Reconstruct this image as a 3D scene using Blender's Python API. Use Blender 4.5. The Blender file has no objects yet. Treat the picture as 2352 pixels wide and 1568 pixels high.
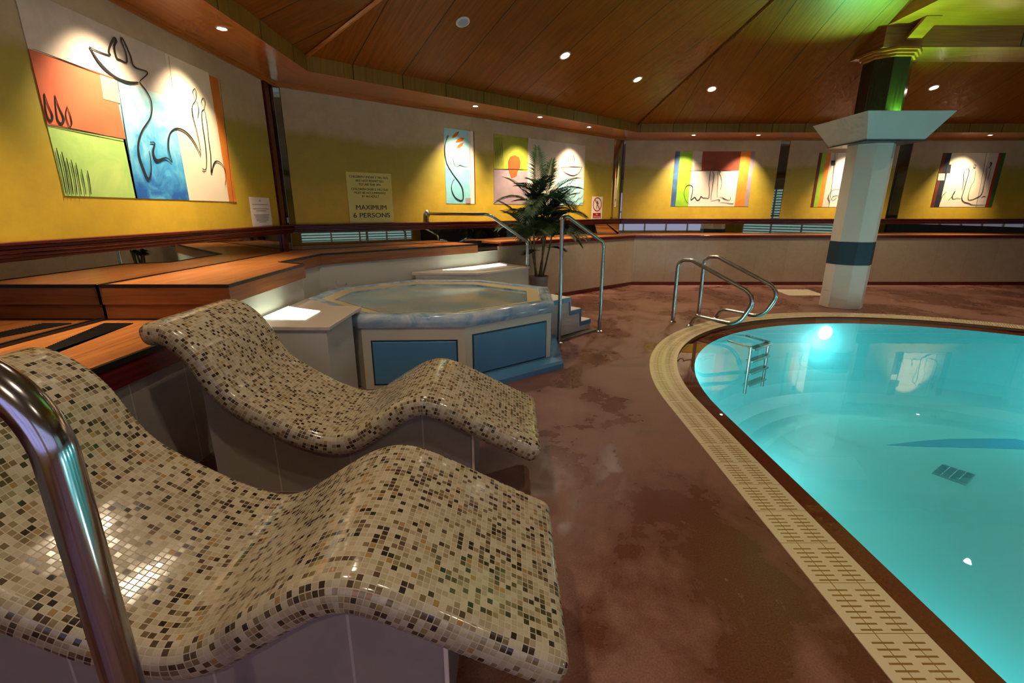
import bpy, bmesh, math, random
from mathutils import Vector, Matrix
R = random.Random(11)
C = bpy.context.scene.collection
pi = math.pi

# ------------------------------------------------------------------ camera
F, CX, CY, EYE = 1065.0, 1176.0, 784.0, 1.5
PIT = math.atan(300 / F); cP, sP = math.cos(PIT), math.sin(PIT)
cam_d = bpy.data.cameras.new('camera'); cam = bpy.data.objects.new('camera', cam_d); C.objects.link(cam)
cam.location = (0, 0, EYE); cam.rotation_euler = (pi/2 - PIT, 0, 0)
cam_d.sensor_width = 36; cam_d.lens = F / 2352 * 36; cam_d.clip_start = .02; cam_d.clip_end = 100
bpy.context.scene.camera = cam

def ray(x, y):
    u = (x - CX) / F; v = (CY - y) / F
    return (u, cP + v*sP, -sP + v*cP)
def meas(x, y, p0, n):
    """where a line of sight of the survey photo meets the plane through p0 with normal n"""
    r = ray(x, y); n = Vector(n); p0 = Vector(p0)
    t = (p0 - Vector((0, 0, EYE))).dot(n) / Vector(r).dot(n)
    return Vector((r[0]*t, r[1]*t, EYE + r[2]*t))

# ------------------------------------------------------------------ helpers
def tag(o, label=None, cat=None, group=None, kind=None):
    if label: o['label'] = label
    if cat: o['category'] = cat
    if group: o['group'] = group
    if kind: o['kind'] = kind
    return o
def thing(name, loc, label, cat, group=None):
    o = bpy.data.objects.new(name, None); C.objects.link(o); o.location = loc
    o.empty_display_size = .1
    return tag(o, label, cat, group)
def root_loc(p):
    v = Vector((0, 0, 0))
    while p is not None:
        v += Vector(p.location); p = p.parent
    return v
def autouv(me):
    if not me.uv_layers: me.uv_layers.new(name='UVMap')
    uv = me.uv_layers.active.data
    for f in me.polygons:
        n = f.normal
        if abs(n.z) > .7: tx, ty = Vector((1, 0, 0)), Vector((0, 1, 0))
        else:
            tx = Vector((-n.y, n.x, 0)).normalized(); ty = Vector((0, 0, 1))
        for li in f.loop_indices:
            p = me.vertices[me.loops[li].vertex_index].co
            uv[li].uv = (p.dot(tx), p.dot(ty))
class MB:
    def __init__(s): s.v = []; s.f = []; s.uv = {}; s.keepn = False
    def add(s, vs, fs, uvs=None):
        b = len(s.v); s.v += [tuple(p) for p in vs]
        for i, f in enumerate(fs):
            s.f.append([b + k for k in f])
            if uvs: s.uv[len(s.f)-1] = uvs[i]
        return s
    def box(s, x0, x1, y0, y1, z0, z1):
        v = [(x, y, z) for z in (z0, z1) for y in (y0, y1) for x in (x0, x1)]
        return s.add(v, [(0,2,3,1),(4,5,7,6),(0,1,5,4),(2,6,7,3),(0,4,6,2),(1,3,7,5)])
    def obox(s, c, ax, ay, az, hx, hy, hz):
        c, ax, ay, az = map(Vector, (c, ax, ay, az))
        v = [c + ax*a*hx + ay*b*hy + az*g*hz for g in (-1,1) for b in (-1,1) for a in (-1,1)]
        return s.add(v, [(0,2,3,1),(4,5,7,6),(0,1,5,4),(2,6,7,3),(0,4,6,2),(1,3,7,5)])
    def prism(s, poly, z0, z1, poly2=None):
        n = len(poly); q = poly2 or poly
        v = [(x, y, z0) for x, y in poly] + [(x, y, z1) for x, y in q]
        return s.add(v, [tuple(range(n))[::-1], tuple(range(n, 2*n))] + [(i, (i+1) % n, n+(i+1) % n, n+i) for i in range(n)])
    def ring(s, a, b, za, zb):
        n = len(a); v = [(x, y, za) for x, y in a] + [(x, y, zb) for x, y in b]
        return s.add(v, [(i, (i+1) % n, n+(i+1) % n, n+i) for i in range(n)])
    def loops(s, ls, close=True, cap=True):
        """skin a list of equal length closed loops"""
        n = len(ls[0]); v = [p for l in ls for p in l]; fs = []
        for k in range(len(ls)-1):
            for i in range(n):
                j = (i+1) % n; fs.append((k*n+i, k*n+j, (k+1)*n+j, (k+1)*n+i))
        if cap: fs += [tuple(range(n))[::-1], tuple(range((len(ls)-1)*n, len(ls)*n))]
        return s.add(v, fs)
    def tube(s, pts, r, seg=14, cap=True):
        pts = [Vector(p) for p in pts]; ls = []
        t = (pts[1]-pts[0]).normalized(); up = Vector((0,0,1)) if abs(t.z) < .9 else Vector((1,0,0))
        a = t.cross(up).normalized()
        for i, p in enumerate(pts):
            if i == 0: d = pts[1]-pts[0]
            elif i == len(pts)-1: d = pts[-1]-pts[-2]
            else: d = (pts[i+1]-p).normalized() + (p-pts[i-1]).normalized()
            d.normalize(); a = (a - d*a.dot(d)).normalized(); b = d.cross(a)
            rr = r[i] if isinstance(r, (list, tuple)) else r
            ls.append([p + a*math.cos(2*pi*k/seg)*rr + b*math.sin(2*pi*k/seg)*rr for k in range(seg)])
        return s.loops(ls, cap=cap)
    def lathe(s, c, prof, seg=32, ax=(0,0,1)):
        ax = Vector(ax).normalized(); u = ax.orthogonal().normalized(); w = ax.cross(u); c = Vector(c)
        ls = [[c + ax*z + (u*math.cos(2*pi*k/seg) + w*math.sin(2*pi*k/seg))*max(r, 1e-4) for k in range(seg)] for r, z in prof]
        return s.loops(ls)
    def build(s, name, mat, parent=None, smooth=False, bevel=0, origin=None, angle=40):
        me = bpy.data.meshes.new(name)
        if parent is not None: off = root_loc(parent)
        elif origin is not None: off = Vector(origin)
        else:
            xs = [p[0] for p in s.v]; ys = [p[1] for p in s.v]; zs = [p[2] for p in s.v]
            off = Vector(((min(xs)+max(xs))/2, (min(ys)+max(ys))/2, min(zs)))
        me.from_pydata([Vector(p) - off for p in s.v], [], s.f)
        if not s.keepn:
            bm = bmesh.new(); bm.from_mesh(me); bmesh.ops.recalc_face_normals(bm, faces=bm.faces); bm.to_mesh(me); bm.free()
        me.update()
        if s.uv:
            l = me.uv_layers.new(name='UVMap').data
            for f in me.polygons:
                m = s.uv.get(f.index)
                if m:
                    d = {s.f[f.index][k]: m[k] for k in range(len(m))}
                    for li in f.loop_indices: l[li].uv = d[me.loops[li].vertex_index]
        else: autouv(me)
        o = bpy.data.objects.new(name, me); C.objects.link(o)
        if parent is not None: o.parent = parent
        else: o.location = off
        if mat: me.materials.append(mat)
        if bevel:
            m = o.modifiers.new('edge', 'BEVEL'); m.width = bevel; m.segments = 3; m.limit_method = 'ANGLE'; m.angle_limit = math.radians(35)
        if smooth:
            for f in me.polygons: f.use_smooth = True
            try: me.set_sharp_from_angle(angle=math.radians(angle))
            except Exception: pass
        return o
def smooth_path(pts, n=8, closed=False):
    P = [Vector(p) for p in pts]; out = []
    m = len(P); rng = range(m if closed else m-1)
    for i in rng:
        g = (lambda k: P[k % m]) if closed else (lambda k: P[min(max(k, 0), m-1)])
        p0, p1, p2, p3 = g(i-1), g(i), g(i+1), g(i+2)
        for k in range(n):
            t = k/n
            out.append(.5*((2*p1) + (p2-p0)*t + (2*p0-5*p1+4*p2-p3)*t*t + (3*p1-p0-3*p2+p3)*t**3))
    if not closed: out.append(P[-1])
    return out
def fillet(pts, r, n=8):
    P = [Vector(p) for p in pts]; out = [P[0]]
    for i in range(1, len(P)-1):
        a = (P[i-1]-P[i]); b = (P[i+1]-P[i]); la, lb = a.length, b.length; a.normalize(); b.normalize()
        ang = a.angle(b); rr = r[i-1] if isinstance(r, (list, tuple)) else r
        d = min(rr/math.tan(ang/2), la*.49, lb*.49); rr = d*math.tan(ang/2)
        c = P[i] + (a+b).normalized()*(rr/math.sin(ang/2))
        s0 = P[i]+a*d - c; s1 = P[i]+b*d - c; th = s0.angle(s1)
        for k in range(n+1):
            t = k/n; out.append(c + (s0*math.sin((1-t)*th) + s1*math.sin(t*th))/math.sin(th))
    out.append(P[-1]); return out

# ------------------------------------------------------------------ materials
class Nt:
    def __init__(s, name):
        s.m = bpy.data.materials.new(name); s.m.use_nodes = True; s.t = s.m.node_tree; s.n = s.t.nodes
        s.b = s.n['Principled BSDF']; s.out = s.n['Material Output']
    def N(s, typ, ins=None, **kw):
        x = s.n.new(typ)
        for k, v in kw.items(): setattr(x, k, v)
        for k, v in (ins or {}).items(): s.set(x, k, v)
        return x
    def set(s, node, key, v):
        i = node.inputs[key]
        if hasattr(v, 'is_output') or isinstance(v, bpy.types.NodeSocket): s.t.links.new(v, i)
        else: i.default_value = v
    def math(s, op, a, b=0.0, c=0.0): return s.N('ShaderNodeMath', {0: a, 1: b, 2: c}, operation=op).outputs[0]
    def mix(s, f, a, b):
        x = s.N('ShaderNodeMix', data_type='RGBA')
        s.set(x, 0, f); s.set(x, 6, col(a) if isinstance(a, tuple) else a); s.set(x, 7, col(b) if isinstance(b, tuple) else b)
        return x.outputs[2]
    def noise(s, vec, scale, detail=4, rough=.55, dist=0):
        return s.N('ShaderNodeTexNoise', {'Vector': vec, 'Scale': scale, 'Detail': detail, 'Roughness': rough, 'Distortion': dist}).outputs[0]
    def ramp(s, f, stops, interp='LINEAR'):
        x = s.N('ShaderNodeValToRGB', {0: f}); e = x.color_ramp; e.interpolation = interp
        while len(e.elements) < len(stops): e.elements.new(.5)
        for k, (p, c) in enumerate(stops): e.elements[k].position = p; e.elements[k].color = col(c)
        return x.outputs[0]
    def mapr(s, f, a, b, c=0., d=1.): return s.N('ShaderNodeMapRange', {0: f, 1: a, 2: b, 3: c, 4: d}).outputs[0]
    def uv(s, sc=(1,1,1), rot=0):
        t = s.N('ShaderNodeTexCoord').outputs['UV']
        return s.N('ShaderNodeMapping', {'Vector': t, 'Scale': sc, 'Rotation': (0, 0, rot)}).outputs[0]
    def pos(s, sc=(1,1,1)):
        t = s.N('ShaderNodeNewGeometry').outputs['Position']
        return s.N('ShaderNodeMapping', {'Vector': t, 'Scale': sc}).outputs[0]
    def bump(s, h, strength=.3, dist=.01):
        s.set(s.b, 'Normal', s.N('ShaderNodeBump', {'Height': h, 'Strength': strength, 'Distance': dist}).outputs[0])
    def P(s, **kw):
        al = dict(c='Base Color', r='Roughness', m='Metallic', coat='Coat Weight', cr='Coat Roughness', e='Emission Color', es='Emission Strength', spec='Specular IOR Level', sss='Subsurface Weight')
        for k, v in kw.items(): s.set(s.b, al[k], col(v) if isinstance(v, tuple) else v)
        return s.m
def col(c): return tuple(c) + (1,) if len(c) == 3 else tuple(c)
def S(r, g, b):
    f = lambda v: (v/255/12.92) if v/255 <= .04045 else ((v/255+.055)/1.055)**2.4
    return (f(r), f(g), f(b))
def plain(name, c, r=.5, m=0, var=.12, sc=6, bump=0):
    n = Nt(name); k = n.noise(n.pos(), sc)
    d = tuple(max(0, x*(1-var)) for x in c); l = tuple(min(1, x*(1+var)) for x in c)
    n.P(c=n.ramp(k, [(.3, d), (.7, l)]), r=r, m=m)
    if bump: n.bump(k, bump)
    return n.m
def emit(name, c, s):
    n = Nt(name); n.P(c=(0, 0, 0), e=c, es=s); n.b.inputs['Roughness'].default_value = .4; return n.m

def wood(name, dark, light, along='u', groove=None, rough=.35, joints=None, gsc=1., coat=.12):
    """grain along uv axis; groove = board pitch across the other axis"""
    n = Nt(name); sc = (1.2*gsc, 22*gsc, 1) if along == 'u' else (22*gsc, 1.2*gsc, 1)
    v = n.uv(sc); k = n.noise(v, 1.6, 6, .6, .6); k2 = n.noise(n.uv((.7, .7, 1)), 1.3, 3)
    c = n.ramp(k, [(.28, dark), (.72, light)])
    c = n.mix(n.mapr(k2, .3, .7, 0, .35), c, tuple(x*.6 for x in dark))
    t = n.N('ShaderNodeSeparateXYZ', {0: n.uv()})
    if groove:
        a = t.outputs[0] if along == 'v' else t.outputs[1]
        fr = n.math('FRACT', n.math('DIVIDE', n.math('ADD', a, 100.0), groove))
        ln = n.math('LESS_THAN', n.math('ABSOLUTE', n.math('SUBTRACT', fr, .5)), .5 - .006/groove)
        idn = n.math('FLOOR', n.math('DIVIDE', n.math('ADD', a, 100.0), groove))
        w = n.N('ShaderNodeTexWhiteNoise', {'W': idn}, noise_dimensions='1D').outputs[0]
        c = n.mix(n.mapr(w, 0, 1, 0, .28), c, tuple(x*.5 for x in dark))
        c = n.mix(ln, tuple(x*.12 for x in dark), c)
        n.bump(ln, .6, .004)
    return n.P(c=c, r=rough, coat=coat, cr=.22)

def tilemat(name, base, vein, grout, w, h, rough=.18, off=0., va=.38):
    n = Nt(name)
    br = n.N('ShaderNodeTexBrick', {'Vector': n.uv(), 'Color1': col(tuple(x*1.04 for x in base)), 'Color2': col(tuple(x*.94 for x in base)), 'Mortar': col(grout),
        'Scale': 1., 'Mortar Size': .004, 'Brick Width': w, 'Row Height': h, 'Bias': 0.}, offset=off, squash=1.)
    k = n.noise(n.uv((1, 1, 1)), 3.2, 8, .62, 1.4)
    m = n.ramp(k, [(.42, (0,0,0)), (.5, (1,1,1)), (.58, (0,0,0))])
    c = n.mix(n.math('MULTIPLY', m, va), br.outputs[0], vein)
    return n.P(c=c, r=rough)

M = {}
M['ceil'] = wood('ceiling_timber', S(104, 47, 1), S(156, 80, 4), 'v', .61, .45, coat=.05)
M['ceil'].node_tree.nodes['Principled BSDF'].inputs['Specular IOR Level'].default_value = .25
M['fascia'] = wood('fascia_timber', S(128, 88, 30), S(170, 122, 44), 'v', .61, .34)
M['soffit'] = wood('soffit_timber', S(156, 86, 28), S(196, 116, 42), 'u', None, .28)
M['deckwood'] = wood('orange_oak', S(150, 84, 40), S(214, 138, 72), 'v', None, .34, gsc=1.)
M['deckwoodx'] = wood('orange_oak_cross', S(150, 84, 40), S(214, 138, 72), 'u', None, .34)
M['board'] = wood('brown_board', S(116, 62, 28), S(164, 98, 52), 'u', None, .4)
M['mahog'] = wood('mahogany_gloss', S(62, 14, 18), S(104, 30, 32), 'u', None, .18)
M['darkwood'] = wood('dark_column_wood', S(26, 20, 12), S(50, 42, 26), 'v', None, .25)
M['black'] = plain('black_inlay', S(22, 16, 14), .35, 0, .2)
M['tile'] = tilemat('stone_tile', S(166, 148, 124), S(188, 172, 148), S(152, 134, 110), .62, .97, .2, 0., .2)
M['plinth'] = tilemat('plinth_tile', S(150, 142, 136), S(168, 158, 150), S(188, 182, 176), .40, 2., .3, 0., .25)
M['white'] = plain('white_laminate', S(198, 196, 188), .35, 0, .04, 2)
M['cream_panel'] = plain('cream_panel', S(206, 200, 180), .4, 0, .03, 2)
M['blue'] = plain('blue_panel_paint', S(82, 138, 180), .22, 0, .06, 3)
M['capital'] = plain('capital_paint', S(176, 180, 172), .5, 0, .04, 2)
M['column'] = plain('column_paint', S(206, 200, 186), .45, 0, .04, 2)
M['teal'] = plain('teal_band', S(20, 56, 72), .4, 0, .08)
M['chrome'] = plain('polished_steel', (.46, .45, .47), .14, 1, .05, 3)
M['chromedull'] = plain('brushed_steel', (.38, .39, .37), .27, 1, .05, 3)
M['mirror'] = plain('bronze_mirror', (.42, .40, .34), .015, 1, .02, .3)
M['leaf'] = plain('palm_leaf', (.03, .075, .02), .62, 0, .5, 9)
M['leafd'] = plain('palm_leaf_dark', (.018, .045, .013), .65, 0, .5, 9)
M['stem'] = plain('palm_stem', (.10, .09, .03), .5, 0, .4, 20)
M['pot'] = plain('pot_grey', S(150, 146, 140), .45, 0, .06)
M['soil'] = plain('soil', (.03, .018, .01), .9, 0, .4, 40, .5)
M['lamp'] = emit('lamp_glow', (1, .9, .74), 40)
M['lampring'] = plain('lamp_ring', (.8, .76, .66), .25, .6, .05)
M['panel_light'] = emit('light_panel_glow', (.92, 1, .72), 3.4)
M['stroke'] = plain('brush_black', (.012, .012, .013), .5, 0, .2, 30)
M['paper'] = plain('paper', S(226, 214, 206), .6, 0, .03)
M['signyellow'] = plain('sign_yellow', S(206, 190, 104), .45, 0, .04)
M['text'] = plain('sign_text_black', (.01, .01, .01), .5, 0, .1)
M['textgrey'] = plain('notice_text_grey', S(120, 108, 104), .6, 0, .1)
M['red'] = plain('sign_red', S(170, 16, 20), .4, 0, .05)
M['whitep'] = plain('sign_white', S(232, 222, 206), .45, 0, .03)
M['speaker'] = plain('speaker_grille', S(150, 158, 172), .5, 0, .05)
M['speakring'] = plain('speaker_ring', S(200, 200, 196), .4, 0, .03)
M['hatch'] = plain('hatch_cream', S(214, 196, 170), .45, 0, .05, 3)
M['backing'] = plain('wall_backing', (.05, .04, .03), .6)
M['mat'] = plain('tread_plate', S(84, 74, 56), .5, 0, .2, 30)

def mat_wall():
    n = Nt('banded_paint_and_glow'); g = n.N('ShaderNodeNewGeometry').outputs['Position']
    z = n.N('ShaderNodeSeparateXYZ', {0: g}).outputs[2]
    k = n.noise(g, 2.2, 5, .6); k2 = n.noise(g, 7, 5, .65)
    zz = n.math('ADD', z, n.mapr(k, .2, .8, -.07, .07))
    c = n.ramp(n.mapr(zz, 1.3, 2.9), [(0, S(204, 166, 40)), (.28, S(188, 156, 42)), (.40, S(168, 148, 44)), (.645, S(160, 144, 58)), (.70, S(186, 162, 124)), (1, S(196, 174, 144))])  # paint bands; the richer mustard low down has lamp glow painted in
    c = n.mix(n.mapr(k2, .35, .7, 0, .22), c, S(120, 104, 40))
    n.bump(k2, .04); return n.P(c=c, r=.55)
M['wall'] = mat_wall()

def mat_floor():
    n = Nt('wet_red_floor'); g = n.pos()
    big = n.noise(n.pos((1, .7, 1)), 1.15, 7, .62, .5); mid = n.noise(g, 5.5, 6, .6); fine = n.noise(g, 150, 2, .5)
    wet = n.ramp(n.math('ADD', n.math('MULTIPLY', big, .75), n.math('MULTIPLY', mid, .25)), [(.44, (1,1,1)), (.53, (0,0,0))])
    dry = n.ramp(fine, [(.3, S(116, 78, 66)), (.7, S(142, 100, 86))])
    wc = n.ramp(fine, [(.3, S(88, 50, 38)), (.7, S(112, 66, 50))])
    n.bump(fine, .12, .002)
    return n.P(c=n.mix(wet, dry, wc), r=n.mapr(wet, 0, 1, .5, .24))
M['floor'] = mat_floor()

def mat_coping():
    n = Nt('submerged_brown_ledge'); f = n.noise(n.pos(), 120, 2); b = n.noise(n.pos(), 1.2, 3)
    c = n.mix(n.mapr(b, .4, .65, 0, .6), n.ramp(f, [(.3, S(112, 46, 24)), (.7, S(146, 66, 38))]), S(120, 80, 30))
    return n.P(c=c, r=.75, spec=.1)
M['coping'] = mat_coping()

def mat_pool():
    n = Nt('turquoise_pool_paint'); k = n.noise(n.pos(), .5, 2)
    return n.P(c=n.ramp(k, [(.3, (.10, .62, .66)), (.7, (.12, .66, .69))]), r=.5)
M['pool'] = mat_pool()

def mat_water():
    n = Nt('clear_pool_water')
    k = n.noise(n.pos((1, 1, 1)), 1.6, 3, .5); bp = n.N('ShaderNodeBump', {'Height': k, 'Strength': .02, 'Distance': .05}).outputs[0]
    gl = n.N('ShaderNodeBsdfGlossy', {'Roughness': .012, 'Normal': bp}); tr = n.N('ShaderNodeBsdfTransparent', {'Color': (.93, .99, .99, 1)})
    fr = n.N('ShaderNodeFresnel', {'IOR': 1.33, 'Normal': bp})
    mx = n.N('ShaderNodeMixShader', {0: fr.outputs[0], 1: tr.outputs[0], 2: gl.outputs[0]})
    n.t.links.new(mx.outputs[0], n.out.inputs[0]); return n.m
M['water'] = mat_water()

def mat_spa():
    n = Nt('churning_spa_water'); k = n.noise(n.pos((1, 1.4, 1)), 1.5, 2, .5, .4)
    c = n.ramp(k, [(.3, S(138, 174, 190)), (.5, S(164, 188, 188)), (.72, S(194, 198, 172))])
    n.bump(k, .05, .02)
    return n.P(c=c, r=.12, coat=.5, cr=.05)
M['spa'] = mat_spa()
def mat_marble():
    n = Nt('blue_marbled_acrylic'); k = n.noise(n.pos((1, 1, 1)), 2.6, 6, .6, 2.2)
    c = n.ramp(k, [(.34, S(116, 146, 178)), (.5, S(158, 182, 200)), (.66, S(196, 204, 206))])
    return n.P(c=c, r=.14)
M['marble'] = mat_marble()
def mat_spagrate():
    n = Nt('cream_overflow_grille'); t = n.N('ShaderNodeTexChecker', {'Vector': n.pos(), 'Scale': 45.}).outputs[1]
    return n.P(c=n.mix(n.math('MULTIPLY', t, .25), S(206, 192, 152), S(150, 134, 96)), r=.4)
M['spagrate'] = mat_spagrate()

def mat_mosaic():
    n = Nt('mosaic_tiles'); g = .0185
    u = n.uv((1/g, 1/g, 1)); sp = n.N('ShaderNodeSeparateXYZ', {0: u})
    fx = n.math('FLOOR', sp.outputs[0]); fy = n.math('FLOOR', sp.outputs[1])
    rx = n.math('FRACT', sp.outputs[0]); ry = n.math('FRACT', sp.outputs[1])
    ex = n.math('MINIMUM', rx, n.math('SUBTRACT', 1., rx)); ey = n.math('MINIMUM', ry, n.math('SUBTRACT', 1., ry))
    e = n.math('MINIMUM', ex, ey); tile = n.mapr(e, .055, .085)
    cell = n.N('ShaderNodeCombineXYZ', {0: fx, 1: fy}).outputs[0]
    w = n.N('ShaderNodeTexWhiteNoise', {'Vector': cell}, noise_dimensions='3D')
    w2 = n.N('ShaderNodeTexWhiteNoise', {'Vector': n.N('ShaderNodeVectorMath', {0: cell, 1: (31.7, 11.3, 5.)}, operation='ADD').outputs[0]}, noise_dimensions='3D')
    base = n.ramp(w.outputs[0], [(0, S(168, 156, 130)), (.28, S(180, 170, 146)), (.50, S(154, 141, 114)), (.62, S(134, 118, 90)), (.70, S(150, 120, 74)), (.74, S(108, 92, 66)), (.81, S(76, 62, 44)), (.89, S(48, 40, 32)), (.95, S(34, 28, 24))], 'CONSTANT')
    mot = n.noise(n.uv((1, 1, 1)), 160, 3)
    base = n.mix(n.mapr(mot, .3, .7, 0, .28), base, n.mix(.5, base, S(120, 104, 84)))
    c = n.mix(tile, S(178, 164, 140), base)
    # each little tile sits at its own slight tilt, so some catch the lamps
    geo = n.N('ShaderNodeNewGeometry').outputs['Normal']
    d = n.N('ShaderNodeVectorMath', {0: w2.outputs[1], 1: (.5, .5, .5)}, operation='SUBTRACT').outputs[0]
    d = n.N('ShaderNodeVectorMath', {0: d, 'Scale': .026}, operation='SCALE').outputs[0]
    nn = n.N('ShaderNodeVectorMath', {0: geo, 1: d}, operation='ADD').outputs[0]
    nn = n.N('ShaderNodeVectorMath', {0: nn}, operation='NORMALIZE').outputs[0]
    b = n.N('ShaderNodeBump', {'Height': tile, 'Strength': .35, 'Distance': .001, 'Normal': nn}).outputs[0]
    n.set(n.b, 'Normal', b)
    return n.P(c=c, r=n.mapr(tile, 0, 1, .6, .13))
M['mosaic'] = mat_mosaic()

def mat_grate():
    n = Nt('cream_drain_grating'); sp = n.N('ShaderNodeSeparateXYZ', {0: n.uv()}); u, v = sp.outputs[0], sp.outputs[1]
    p = .0268
    k = n.math('DIVIDE', u, p); fr = n.math('FRACT', k)
    slot = n.math('LESS_THAN', n.math('ABSOLUTE', n.math('SUBTRACT', fr, .5)), .15)
    modu = n.math('FRACT', n.math('DIVIDE', k, 9.)); inm = n.math('GREATER_THAN', modu, 1/9.)
    def band(a, b): return n.math('MULTIPLY', n.math('GREATER_THAN', v, a), n.math('LESS_THAN', v, b))
    rows = n.math('ADD', band(.14, .44), band(.56, .86))
    holes = n.math('MULTIPLY', n.math('MULTIPLY', slot, inm), rows)
    lines = n.math('ADD', band(.283, .297), band(.703, .717))
    seam = n.math('LESS_THAN', n.math('FRACT', n.math('DIVIDE', k, 9.)), .012)
    h = n.math('MINIMUM', n.math('ADD', n.math('ADD', holes, lines), seam), 1.)
    wv = n.noise(n.pos(), 9, 4)
    c = n.mix(n.mapr(wv, .3, .7, 0, .3), S(222, 208, 172), S(212, 194, 150))
    c = n.mix(h, c, S(150, 116, 60))
    n.bump(n.math('SUBTRACT', 1., h), .7, .006)
    return n.P(c=c, r=.22)
M['grate'] = mat_grate()

def paint(name, a, b, sc=5, stretch=(1,1,1)):
    n = Nt(name); k = n.noise(n.pos(stretch), sc, 6, .6, .8)
    return n.P(c=n.ramp(k, [(.3, a), (.7, b)]), r=.55)
def paint_sky():
    n = Nt('painted_blue_cloud'); g = n.N('ShaderNodeNewGeometry').outputs['Position']; z = n.N('ShaderNodeSeparateXYZ', {0: g}).outputs[2]
    k = n.noise(g, 4.5, 7, .62, 1.2); f = n.math('ADD', n.mapr(z, 1.58, 2.38, 0, .75), n.mapr(k, .25, .75, -.25, .35))
    return n.P(c=n.ramp(f, [(0, S(24, 86, 160)), (.3, S(70, 156, 200)), (.6, S(142, 200, 214)), (.85, S(186, 218, 220))]), r=.5)

# ------------------------------------------------------------------ room plan
WT = 2.9                                             # top of the painted walls
V = [(-2.72, 5.86), (2.27, 10.1), (11.6, 10.1), (15.0, 6.6), (15.0, 1.0), (11.0, -3.5), (1.0, -3.5), (-2.72, -1.6)]
SO = [(-2.13, 5.42), (2.34, 9.34), (11.2, 9.34), (14.3, 6.2), (14.3, 1.25), (10.6, -2.8), (1.3, -2.8), (-2.13, -1.25)]
B0 = Vector((-2.72, 5.86, 0)); B1 = Vector((2.27, 10.1, 0)); Bd = (B1-B0).normalized(); Bn = Vector((Bd.y, -Bd.x, 0)); BL = (B1-B0).length
up = Vector((0, 0, 1))

def stadium(r, n=48):
    p = [(4.7 + r*math.cos(a), 3.5 + r*math.sin(a)) for a in [pi*k/n for k in range(n+1)]]
    # straight side subdivided so the grating keeps its pitch
    p += [(4.7 - r, 3.5 - (2.7*k/12)) for k in range(1, 12)]
    p += [(4.7 + r*math.cos(a), .8 + r*math.sin(a)) for a in [pi + pi*k/n for k in range(n+1)]]
    p += [(4.7 + r, .8 + (2.7*k/12)) for k in range(1, 12)]
    return p
ro, ri, rw = 3.443, 3.175, 3.0

def flat_with_hole(name, outer, hole, z, mat):
    bm = bmesh.new(); es = []
    for poly in (outer, hole):
        vs = [bm.verts.new((x, y, z)) for x, y in poly]
        es += [bm.edges.new((vs[i], vs[(i+1) % len(vs)])) for i in range(len(vs))]
    bmesh.ops.triangle_fill(bm, use_beauty=True, use_dissolve=False, edges=es)
    for f in bm.faces:
        if f.normal.z < 0: f.normal_flip()
    me = bpy.data.meshes.new(name); bm.to_mesh(me); bm.free(); autouv(me)
    o = bpy.data.objects.new(name, me); C.objects.link(o); me.materials.append(mat); return o
fl = flat_with_hole('floor', [(x*1.02, y*1.02 - .1) for x, y in V], stadium(ro), 0, M['floor'])
tag(fl, 'reddish brown speckled pool deck with wet patches', 'floor', kind='structure')

# painted upper walls, mirror bands, dado, rail ------------------------------------------
def wallthing(name, label, kind='structure'):
    o = bpy.data.objects.new(name, None); C.objects.link(o); tag(o, label, 'wall', kind=kind); return o
def slab(a, b, z0, z1, n, d0, d1):
    """upright slab between plan points a,b, from d0 to d1 along the inward normal n"""
    a, b, n = Vector((a[0], a[1], 0)), Vector((b[0], b[1], 0)), Vector(n)
    m = MB(); c = (a+b)/2 + n*(d0+d1)/2 + up*(z0+z1)/2
    return m.obox(c, (b-a).normalized(), n, up, (b-a).length/2, abs(d1-d0)/2, (z1-z0)/2)
def wall(name, label, a, b, panels, z_led, posts=()):
    a3, b3 = Vector((a[0], a[1], 0)), Vector((b[0], b[1], 0)); d = (b3-a3).normalized(); n = Vector((d.y, -d.x, 0)); L = (b3-a3).length
    w = wallthing(name, label)
    slab(a, b, 0, WT+.3, n, -.30, -.03).build('wall_backing', M['backing'], w)
    slab(a, b, z_led+.002, WT, n, -.029, -.012).build('mirror', M['mirror'], w)
    for s0, s1 in panels:
        slab(a3+d*s0, a3+d*s1, 1.33, WT, n, -.010, .0).build('painted_panel', M['wall'], w)
    for s0, s1 in posts:
        slab(a3+d*s0, a3+d*s1, 1.0, WT, n, -.008, .02).build('corner_post', M['mahog'], w)
    # moulded dado rail: stacked beads
    m = MB(); c = Vector((0, 0, 0))
    for z0, z1, p in ((1.322, 1.34, .085), (1.30, 1.322, .065), (1.28, 1.30, .075), (1.258, 1.28, .058), (1.235, 1.258, .035)):
        mm = slab(a3 - d*.02, b3 + d*.02, z0, z1, n, 0.001, p); m.add(mm.v, mm.f)
    m.build('dado_rail', M['mahog'], w, bevel=.006)
    return w, d, n, L
def s_on_B(x, y=None):
    p = meas(x, y, B0, Bn); return (p - B0).dot(Bd)
nA = (1, 0, 0); nC = (0, -1, 0)
wA, *_ = wall('wall_left', 'left wall painted in beige and mustard bands above a mirrored strip', V[7], V[0], [(0, 1.6+5.60)], .80, [(1.6+5.62, 1.6+5.71)])
sB = (s_on_B(641, 195), s_on_B(1412, 316))
wB, *_ = wall('wall_back_left', 'angled back wall with faded beige to mustard paint behind the whirlpool', V[0], V[1], [sB], 1.03)
xs = [meas(x, y, (0, 10.1, 0), (0, 1, 0)).x - 2.27 for x, y in ((1438, 322), (1795, 323), (1817, 323), (2070, 324), (2100, 324))]
wC, *_ = wall('wall_back', 'far wall with painted panels divided by narrow mirror strips', V[1], V[2], [(xs[0], xs[1]), (xs[2], xs[3]), (xs[4], 9.2)], 1.03)
wD, *_ = wall('wall_right_back', 'angled wall at the far right of the hall', V[2], V[3], [(.1, 4.7)], 1.03)
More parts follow.
